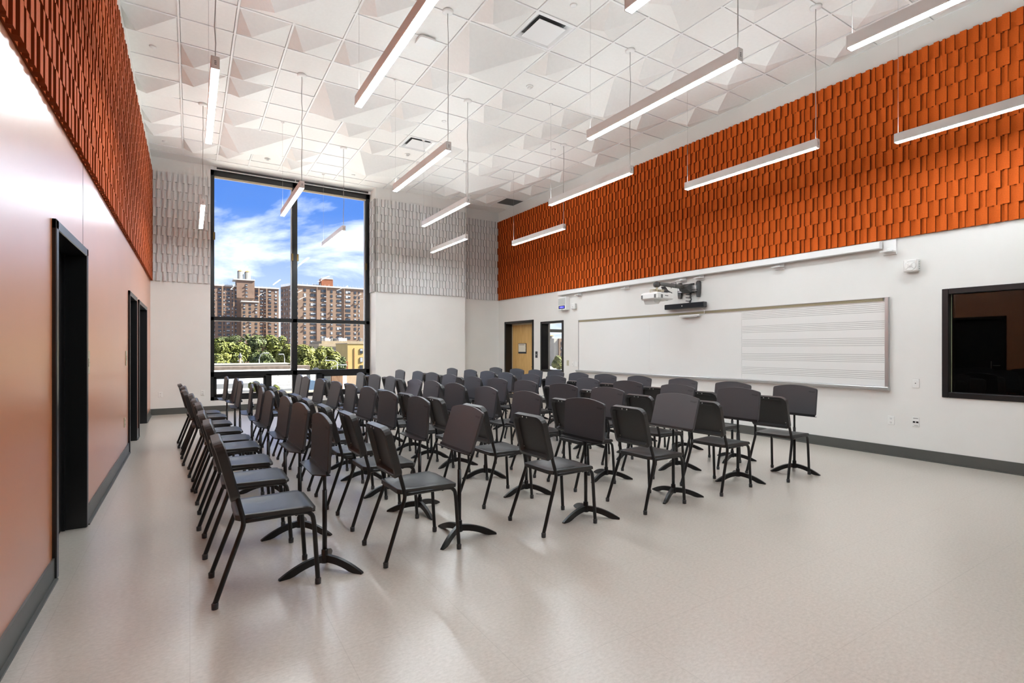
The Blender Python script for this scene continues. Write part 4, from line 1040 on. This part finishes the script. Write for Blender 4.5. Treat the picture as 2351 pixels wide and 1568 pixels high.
for (u0, u1, vt, vb) in ((546, 560.3, 621, 641), (562.3, 577, 623, 642.5)):
    x0, x1, z0, z1 = rect(u0, vt, u1, vb, YA); cx_, r_ = (x0 + x1) / 2, (x1 - x0) / 2
    tk = MB().lathe([(r_ * 0.97, z0 - GZ), (r_, z1 - GZ)], (cx_, YA + 4, 0), 'Z', 24); tank = tk.build('water_tank', M_ZINC, t)
    MB().lathe([(r_ * 1.06, z1 - GZ), (r_ * 1.02, z1 - GZ + 0.15), (0.05, z1 - GZ + 1.45)], (cx_, YA + 4, 0), 'Z', 24).build('tank_roof', M_TANKTOP, tank)
    lg = MB()
    for a in range(6): lg.box(cx_ + r_ * 0.8 * math.cos(a) - 0.12, cx_ + r_ * 0.8 * math.cos(a) + 0.12, YA + 4 + r_ * 0.8 * math.sin(a) - 0.12, YA + 4 + r_ * 0.8 * math.sin(a) + 0.12, bz - GZ + 0.9, z0 - GZ + 0.1)
    lg.build('tank_stand', M_GALV, tank)
wx0, wx1, _, wz = rect(554.5, 693, 594, 800, YA - 9)
MB().box(wx0, wx1, YA - 9, YA, 0, wz - GZ).build('wing', M_BRICK2, t)
mb = MB().box(wx0 - 0.3, wx1 + 0.3, YA - 9.4, YA, wz - GZ, wz - GZ + 0.9); mb.build('wing_coping', M_BSILL, t)
mb = MB(); roof_rail(mb, wx0, wx1, YA - 8, wz - GZ + 0.9, 0.8, 1.3); mb.build('wing_railing', M_GREYP, t)
px_x = lambda u, Y: on_y(u, 700, Y)[0]
FH = 2.76
def z11(x): return 484 + x / 11.2
for (a, b) in ((75, 108), (185, 270), (325, 362), (405, 488), (540, 576), (620, 665), (1140, 1222), (1268, 1342), (1374, 1412), (1480, 1552), (1645, 1702)):
    xa, xb = px_x(z11(a), YA), px_x(z11(b), YA)
    for k in range(15):
        z = zt - 2.3 - k * FH
        if 600 < a < 1200 and wx0 - 0.5 < (xa + xb) / 2 < wx1 + 0.5 and z < wz - GZ: continue
        if z < 6 or (on_y(565, 778, YA)[1] - GZ) > z + 2: continue
        add_window(t, (xa + xb) / 2, YA, z, xb - xa, 1.6)
for k in range(4): add_window(t, (px_x(z11(888), YA) + px_x(z11(936), YA)) / 2, YA - 1.5, zt + 1.6 - k * FH, 1.5, 1.4)
for (a, b) in ((835, 888), (985, 1036), (1140, 1195)):
    xa, xb = px_x(z11(a), YA - 9), px_x(z11(b), YA - 9)
    for k in range(11): add_window(t, (xa + xb) / 2, YA - 9, wz - GZ - 1.9 - k * FH, xb - xa, 1.6)
for x in (px_x(z11(300), YA), px_x(z11(592), YA), px_x(z11(1235), YA), px_x(z11(1435), YA)): MB().box(x - 0.5, x + 0.5, YA - 0.7, YA, 0, zt).build('pilaster', M_BRICK2, t)
# right tower, near corner at u 672
YT = 345.0
t = empty('apartment_tower', (0, 0, GZ)); tag(t, 'tan brick apartment tower with a red brick roof bulkhead', 'building')
cx0 = on_y(672, 700, YT)[0]; cx1 = on_y(846, 700, YT)[0] + 60; zt = on_y(740, 664, YT)[1] - GZ
zc = on_y(672, 655, YT)[1] - GZ
MB().box(cx0, cx1, YT, YT + 26, 0, zc).build('wall', M_BRICK2, t)
mb = MB().box(cx0 - 0.4, cx1, YT - 0.5, YT + 26, zc, zc + 0.9); roof_rail(mb, cx0, cx0 + 60, YT + 1, zc + 0.9, 2.4, 1.1); mb.build('roof_coping', M_BSILL, t)
# chamfered side wing running back to u 645
xb_, zb_ = on_y(644.5, 660, YT + 14); 
sw = MB(); A = (cx0, YT); B = (xb_, YT + 14)
sw._add([(A[0], A[1], 0), (B[0], B[1], 0), (B[0] + 8, B[1] + 12, 0), (A[0] + 8, A[1] + 12, 0), (A[0], A[1], zc), (B[0], B[1], zc), (B[0] + 8, B[1] + 12, zc), (A[0] + 8, A[1] + 12, zc)], [(0, 4, 5, 1), (1, 5, 6, 2), (2, 6, 7, 3), (3, 7, 4, 0), (4, 7, 6, 5)])
sw.build('side_wing', M_BRICK, t)
ang = math.atan2(A[1] - B[1], A[0] - B[0]); Lw_ = math.hypot(A[0] - B[0], A[1] - B[1])
mb = MB()
for k in range(9): q = (k + 0.5) / 9; mb.box(B[0] + (A[0] - B[0]) * q - 0.2, B[0] + (A[0] - B[0]) * q + 0.2, B[1] + (A[1] - B[1]) * q, B[1] + (A[1] - B[1]) * q + 0.3, zc, zc + 1.6)
mb.build('side_parapet', M_BSILL, t)
for fr_, w in ((0.12, 1.5), (0.36, 0.9), (0.55, 0.9), (0.82, 1.7)):
    for k in range(13):
        add_window(t, B[0] + (A[0] - B[0]) * fr_ + math.sin(ang) * 0.02, B[1] + (A[1] - B[1]) * fr_ - math.cos(ang) * 0.02, zc - 2.4 - k * 3.0, w, 1.7, ang)
bx0, bx1, _, bz = rect(738, 640, 764.5, 668, YT + 8)
MB().box(bx0, bx1, YT + 8, YT + 16, zc - 1, bz - GZ).build('bulkhead', M_BRICKR, t)
mb = MB().box(bx0, bx1, YT + 7.8, YT + 16, bz - GZ, bz - GZ + 0.5); roof_rail(mb, bx0, bx1, YT + 8, bz - GZ + 0.5, 1.1, 1.3); mb.build('bulkhead_coping', M_BSILL, t)
mb = MB(); sx0, sx1, _, sz = rect(719, 653, 738, 668, YT + 9); mb.box(sx0, sx1, YT + 9, YT + 15, zc, sz - GZ); mb.build('roof_shed', M_GREYP, t)
def z10(x): return 640 + x / 10.667
for (a, b) in ((445, 470), (610, 668), (775, 905), (1038, 1166), (1268, 1320), (1418, 1535), (1635, 1755), (1845, 1896), (1952, 1982)):
    xa, xb = px_x(z10(a), YT), px_x(z10(b), YT)
    for k in range(14):
        z = zc - 2.5 - k * 3.0
        add_window(t, (xa + xb) / 2, YT, z, xb - xa, 1.75)
for u_ in (935, 1165, 1600): MB().box(px_x(z10(u_), YT) - 0.25, px_x(z10(u_), YT) + 0.25, YT - 0.5, YT, 0, zc).build('pilaster', M_BRICK, t)
# pale classical building with roof plant
YS = 210.0
t = empty('stone_building', (0, 0, GZ)); tag(t, 'pale stone classical building with white rooftop equipment', 'building')
x0, x1, _, z1 = rect(733, 792, 870, 850, YS); z1 -= GZ
MB().box(x0 + 1, x1, YS, YS + 18, 0, z1).build('wall', M_STONE, t)
MB().box(x0 - 0.4, x1, YS - 1.4, YS + 18, z1 - 0.6, z1 + 0.5).build('cornice', M_STONE2, t); MB().box(x0 + 0.8, x1, YS - 0.5, YS + 18, z1 + 0.5, z1 + 1.6).build('parapet', M_STONE2, t)
MB().box(x0 + 0.6, x1, YS - 0.6, YS, z1 - 2.6, z1 - 1.9).build('string_course', M_STONE, t)
for u_ in (779, 786.5, 800): 
    xx = on_y(u_, 800, YS)[0]; MB().box(xx - 0.55, xx + 0.55, YS - 0.5, YS, 0, z1 - 2.6).build('pilaster', M_STONE, t)
xx, zz = on_y(796, 812, YS); ar = [(xx - 1.5, zz - GZ - 2.0), (xx + 1.5, zz - GZ - 2.0)] + [(xx + 1.5 * math.cos(R(a)), zz - GZ + 1.5 * math.sin(R(a))) for a in range(0, 181, 15)]
MB().prism(ar, 'Y', YS - 0.12, YS).build('arched_window', M_BWIN, t)
x2, z2_ = on_y(777, 806, YS); add_window(t, x2, YS, z2_ - GZ, 1.4, 2.6)
random.seed(5)
for u_, w_, h_, m_ in ((739, 5, 9, M_GREYP), (746.5, 1.6, 8, M_WHITE2), (749, 1.6, 8, M_WHITE2), (753.5, 2, 8, M_WHITE2), (757, 1.6, 5, M_WHITE2), (761, 5, 7, M_GREYP), (769, 8, 7, M_DGREY), (778, 1.8, 9, M_WHITE2), (783.5, 3, 9, M_WHITE2), (789, 1.6, 8, M_WHITE2), (794, 1.6, 8, M_WHITE2), (828, 6, 8, M_GREYP)):
    xx = on_y(u_, 790, YS + 3)[0]; s_ = YS / F_PX * 0.88; MB().bbox(xx - w_ * s_ / 2, xx + w_ * s_ / 2, YS + 2, YS + 4, z1 + 1.4, z1 + 1.6 + h_ * s_, 0.1).build('roof_unit', m_, t)
# yellow building
YY = 150.0
t = empty('yellow_building', (0, 0, GZ)); tag(t, 'yellow painted building at the right edge of the window', 'building')
x0, x1, _, z1 = rect(798, 789.5, 900, 850, YY); z1 -= GZ
MB().box(x0, x1, YY, YY + 14, 0, z1).build('wall', M_YEL, t); MB().box(x0 - 0.1, x1, YY - 0.1, YY + 14, z1, z1 + 0.25).build('coping', M_STONE2, t)
for v_ in (806, 826, 844): 
    xx, zz = on_y(829.5, v_, YY); add_window(t, xx, YY, zz - GZ, 0.9, 1.35)
MB().box(on_y(813, 800, YY)[0] - 0.06, on_y(813, 800, YY)[0] + 0.06, YY - 0.12, YY, 0, z1 - 1.2).build('downpipe', M_BRICKR, t)
o = MB().box(*rect(786.5, 830, 799, 850, 140.0)[:2], 140, 143, GZ, rect(786.5, 830, 799, 850, 140.0)[3]).build('brick_shed', M_BRICKR); tag(o, 'small dark red brick block beside the yellow building', 'shed')
# block seen through the side light
YD = 260.0
t = empty('apartment_block', (0, 0, GZ)); tag(t, 'pale and brick apartment block seen through the side light', 'building')
x0, x1, _, z1 = rect(1272, 777, 1330, 850, YD); xm = on_y(1281.5, 777, YD)[0]
MB().box(x0, xm, YD, YD + 12, 0, z1 - GZ).build('wall', M_STONE, t); MB().box(xm, x1 + 20, YD - 1, YD + 12, 0, z1 - GZ).build('brick_wall', M_BRICK2, t)
for k in range(4): add_window(t, xm + 2.4, YD - 1, z1 - GZ - 3.2 - k * 3.4, 2.2, 2.3)
xx = on_y(1275.5, 770, YD)[0]; tk = MB().lathe([(1.4, z1 - GZ), (1.45, z1 - GZ + 1.7)], (xx, YD + 4, 0), 'Z', 18).build('water_tank', M_ZINC, t); MB().lathe([(1.55, z1 - GZ + 1.7), (0.05, z1 - GZ + 2.5)], (xx, YD + 4, 0), 'Z', 18).build('tank_roof', M_TANKTOP, tk)
# low roofs and walls near by
x0, x1, z0, z1 = rect(440, 843.5, 712, 853.5, 62.0)
t = empty('low_building', (0, 0, GZ)); tag(t, 'low building with rough brown parapet below the trees', 'building')
MB().box(x0, x1, 62, 64, 0, z1 - GZ).build('parapet', M_PARA, t); MB().box(x0, x1, 64, 72, 0, z1 - GZ - 0.5).build('roof', M_STONE2, t)
x0b, x1b, z0b, z1b = rect(470, 838.5, 662, 845, 84.0)
t = empty('store_building', (0, 0, GZ)); tag(t, 'flat white roofed store with letters on its edge', 'building')
MB().box(x0b - 20, x1b, 84, 88, 0, z1b - GZ).build('wall', M_STONE, t); MB().box(x0b - 20, x1b + 0.2, 83.8, 88, z1b - GZ, z1b - GZ + 0.12).build('roof_edge', M_STONE, t)
ux0, ux1, uz0, uz1 = rect(551.5, 837, 563, 842.5, 86); MB().bbox(ux0, ux1, 86, 88, z1b - GZ, uz1 - GZ, 0.05).build('roof_unit', M_GALV, t)
sg = text_mesh('ASOL', 1.0, mat('black_sign_letters', srgb(40, 40, 38), 0.5), 'sign_letters', depth=0.05)
sx, sz = on_y(513, 841, 99); so = place('sign_letters', sg, t, (sx, 99.5, sz - GZ)); so.rotation_euler = (R(90), 0, R(180)); so.scale = (1.25, 1.0, 1.0)
# white walled yard building
x0, x1, z0, z1 = rect(420, 855.5, 706, 900, 47.0)
t = empty('yard_building', (0, 0, GZ)); tag(t, 'long white painted wall in the lower window panes', 'building')
MB().box(x0, x1, 47, 49.5, 0, z1 - GZ).build('wall', M_PALE, t); MB().box(x0, x1 + 0.1, 46.95, 49.5, z1 - GZ, z1 - GZ + 0.03).build('roof', M_MEMB, t)
for k in range(3): MB().tube([(x0, 46.93, z1 - GZ - 0.7 - k * 0.32), (x1, 46.93, z1 - GZ - 1.0 - k * 0.36)], 0.018, 5).build('cable', M_GREYP, t)
tp = MB()
for i in range(22):
    for k in range(4): tp.box(x0 + 5 + i * 0.85, x0 + 5.05 + i * 0.85, 46.96, 47, z1 - GZ - 0.45 - k * 0.55, z1 - GZ - 0.40 - k * 0.55)
tp.build('tie_plates', M_DGREY, t)
t = empty('shed_row', (0, 0, GZ)); tag(t, 'row of slate, rusty and tan sheds in the lower right pane', 'shed')
for (u0, u1, vt, m_, nm, Y) in ((706, 712, 855, M_SLATE, 'dark_door', 46), (713, 730, 855, M_PALE, 'white_panel', 46.4), (741, 761, 857, M_SLATE, 'slate_panel', 45), (762, 787, 858, M_RUST, 'rusty_panel', 44), (787, 796, 858, M_PALE, 'gate_post', 44), (796, 860, 859, M_TANP, 'tan_panel', 44)):
    a_, b_, _, zt_ = rect(u0, vt, u1, 900, Y)
    mb = MB()
    if nm == 'rusty_panel':
        n = 14
        for k in range(n): mb.box(a_ + (b_ - a_) * k / n, a_ + (b_ - a_) * (k + 0.55) / n, Y - 0.04, Y + 0.2, 0, zt_ - GZ)
    mb.box(a_, b_, Y, Y + 0.4, 0, zt_ - GZ); mb.build(nm, m_, t)
# neighbouring roof terrace below the window
t = empty('roof_terrace', (0, 0, 0)); tag(t, 'bright white roof terrace just below the window', 'roof')
zp = on_y(560, 901.5, 26)[1]
MB().box(-14, 24, 15.2, 26, zp - 1.3, zp - 0.9).build('deck', M_MEMB, t); MB().box(-14, 6.3, 25.6, 26, zp - 1.2, zp).build('coping_wall', M_STONE2, t); MB().box(-14, 24, 15.2, 26, GZ, zp - 1.3).build('base_wall', M_PALE, t)
x0, x1, z0, z1 = rect(500, 874, 566, 880, 40.0)
t = empty('vehicle_roof', (0, 0, GZ)); tag(t, 'pale flat roof with grey edge in the lower left pane', 'roof')
MB().box(x0 - 8, x1, 36, 44, 0, z1 - GZ - 0.3).build('wall', M_PALE, t); MB().box(x0 - 8, x1, 36, 44, z1 - GZ - 0.3, z1 - GZ).build('edge', M_GALV, t)
x0, x1, z0, z1 = rect(704, 873, 719, 893, 33.0)
o = MB().prism([(x0, z1), (x1 + 0.15, z1 - 0.05), (x1, z0 - 0.35), (x0, z0 + 0.1)], 'Y', 33, 34.5).build('blue_skip', M_BLUE); tag(o, 'blue steel skip behind the music stands outside the window', 'skip')
x0, x1, z0, z1 = rect(639, 886.5, 657, 891, 36.0)
o = MB().tube([(x0, 36, (z0 + z1) / 2), (x1, 36, (z0 + z1) / 2)], (z1 - z0) / 2, 12).build('white_pipe', M_PALE); tag(o, 'short white pipe lying outside the lower middle pane', 'pipe')
MB().box(x0 - 3, x1 + 3, 35.5, 38, z0 - 1.0, z0).build('pipe_ledge', M_GALV, None)
bpy.data.objects['pipe_ledge']['label'] = 'grey ledge under the short white pipe'; bpy.data.objects['pipe_ledge']['category'] = 'ledge'
# street lamps, brick pier
def street_lamp(u, vb, vt, u2, v2, Y, label):
    x, zb = on_y(u, vb, Y); _, z1 = on_y(u, vt, Y); x2, z2 = on_y(u2, v2, Y)
    t = empty('street_lamp', (0, Y, 0)); tag(t, label, 'street lamp', 'street lamps beyond the roofs')
    MB().tube([(x, 0, GZ), (x, 0, z1)], [0.11, 0.07], 8).build('pole', M_GALV, t)
    MB().tube(smooth_path([(x, 0, z1), (x + (x2 - x) * 0.25, 0, z1 + (z2 - z1) * 0.62), (x + (x2 - x) * 0.6, 0, z1 + (z2 - z1) * 0.95), (x2, 0, z2)], 3), 0.06, 6).build('arm', M_GALV, t)
    s_ = 1 if x2 > x else -1
    MB().bbox(x2 - (0.1 if s_ > 0 else 0.75), x2 + (0.75 if s_ > 0 else 0.1), -0.18, 0.18, z2 - 0.12, z2 + 0.08, 0.04).build('lamp_head', M_GALV, t)
street_lamp(595, 842, 824, 607, 810.5, 104, 'curved street lamp in front of the trees, left pane middle')
street_lamp(653, 842, 822, 649.5, 813, 106, 'short armed street lamp next to the window mullion')
street_lamp(558, 842, 834, 555.5, 828, 108, 'small street lamp beside the brick pier')
street_lamp(774.3, 856, 832, 756, 827.5, 108, 'long armed street lamp before the right hand trees')
street_lamp(760.5, 856, 845, 785, 837.5, 90, 'lower slanted street lamp before the brick shed')
x, zb = on_y(551.5, 842, 101); _, z1 = on_y(551.5, 822, 101); r_ = 2.3 * 101 / F_PX
t = empty('brick_pier', (x, 101, 0)); tag(t, 'brick gate pier with dark urn cap before the trees', 'pier')
MB().lathe([(r_, GZ), (r_ * 0.95, z1)], (0, 0, 0), 'Z', 12).build('shaft', M_BRICK2, t); MB().lathe([(r_ * 0.9, z1), (r_ * 1.5, z1 + 0.15), (r_ * 1.4, z1 + 0.5), (r_ * 0.8, z1 + 0.55), (r_ * 0.7, z1 + 0.75), (0.02, z1 + 0.95)], (0, 0, 0), 'Z', 12).build('cap', M_DGREY, t)
# trees
def tree(u, vt, vb, hw, Y, mi, label, nleaf=2600, ls=0.42, name='street_tree', zfoot=None):
    x, ztop = on_y(u, vt, Y); _, zbot = on_y(u, vb, Y); r0, r1 = ray(u, 800)[:2]; hwm = hw * Y / r1 / F_PX
    t = empty(name, (x, Y, 0)); tag(t, label, 'tree' if name == 'street_tree' else 'shrub', 'trees beyond the roofs' if name == 'street_tree' else 'shrubs')
    zc, hz = (ztop + zbot) / 2, (ztop - zbot) / 2
    foot = GZ if zfoot is None else zfoot
    tr = MB().tube([(0, 0, foot), (0.1, 0, (foot + zc) / 2), (0, 0, zc)], [0.035 * hwm + 0.08, 0.03 * hwm + 0.06, 0.02 * hwm + 0.04], 8)
    blobs = []
    for k in range(15):
        a = random.uniform(0, 2 * math.pi); rr = math.sqrt(random.random()) * 0.62; zz = random.uniform(-0.6, 0.62)
        sc = math.sqrt(max(0.15, 1 - zz * zz * 0.8))
        b = (math.cos(a) * rr * hwm * sc, math.sin(a) * rr * hwm * sc, zc + zz * hz, random.uniform(0.30, 0.45))
        blobs.append(b); tr.tube([(0, 0, (foot + zc) / 2 + 0.1 * k / 15 * hz), b[:3]], [0.015 * hwm + 0.03, 0.01], 5)
    tr.build('trunk', M_TRUNK, t)
    mb = MB()
    for k in range(nleaf):
        b = random.choice(blobs)
        d = Vector((random.gauss(0, 1), random.gauss(0, 1), random.gauss(0, 1))).normalized()
        q = random.uniform(0.55, 1.0) ** 0.5
        p = Vector((b[0] + d.x * q * b[3] * hwm, b[1] + d.y * q * b[3] * hwm, b[2] + d.z * q * b[3] * hz * 1.05))
        nrm = (d + Vector((random.uniform(-.6, .6), random.uniform(-.6, .6), random.uniform(-.2, .8)))).normalized()
        a1 = nrm.orthogonal().normalized(); a2 = nrm.cross(a1); an = random.uniform(0, 6.28)
        e1 = (a1 * math.cos(an) + a2 * math.sin(an)) * ls * random.uniform(0.6, 1.2); e2 = nrm.cross(e1) * random.uniform(0.6, 0.9)
        mb._add([tuple(p - e1), tuple(p + e2 * 0.6 - e1 * 0.1), tuple(p + e1), tuple(p - e2 * 0.6 - e1 * 0.1)], [(0, 1, 2, 3)])
    cr = mb.build('crown', M_LEAF[mi], t); cr['kind'] = 'stuff'
    return t
random.seed(77)
TREES = [(496, 772, 842, 26, 128, 0, 'green street tree at the left edge of the window'), (540, 779, 842, 34, 132, 0, 'broad green street tree left of the brick pier'), (586, 766, 842, 36, 138, 2, 'tall darker tree behind the curved street lamp'),
         (630, 763, 842, 36, 142, 0, 'tallest green tree below the gap between the towers'), (660, 783, 844, 28, 126, 1, 'light green tree behind the window mullion'), (607, 811, 843, 26, 112, 2, 'low round tree below the curved street lamp'),
         (505, 812, 844, 26, 112, 1, 'low light green tree behind the black letters'), (700, 790, 858, 32, 120, 1, 'light green tree right of the window mullion'), (748, 794, 858, 36, 124, 1, 'broad light green tree before the stone building'), (778, 806, 856, 20, 128, 2, 'narrow tree between street lamp and stone building'),
         (525, 768, 800, 30, 300, 2, 'far dark tree at the foot of the left tower'), (440, 775, 845, 40, 130, 0, 'street tree hidden left of the window frame'), (892, 800, 858, 40, 140, 1, 'street tree hidden right of the window frame'), (1281, 812, 850, 16, 120, 1, 'tree seen through the side light')]
for T in TREES: tree(*T)
tree(588, 873, 904, 18, 30, 0, 'yellow green shrub growing below the left vent pane', 900, 0.09, 'garden_shrub', zp - 1.0)
tree(634, 880, 898, 9, 31, 0, 'small sprig shrub below the middle vent pane', 200, 0.08, 'garden_shrub', zp - 1.0)
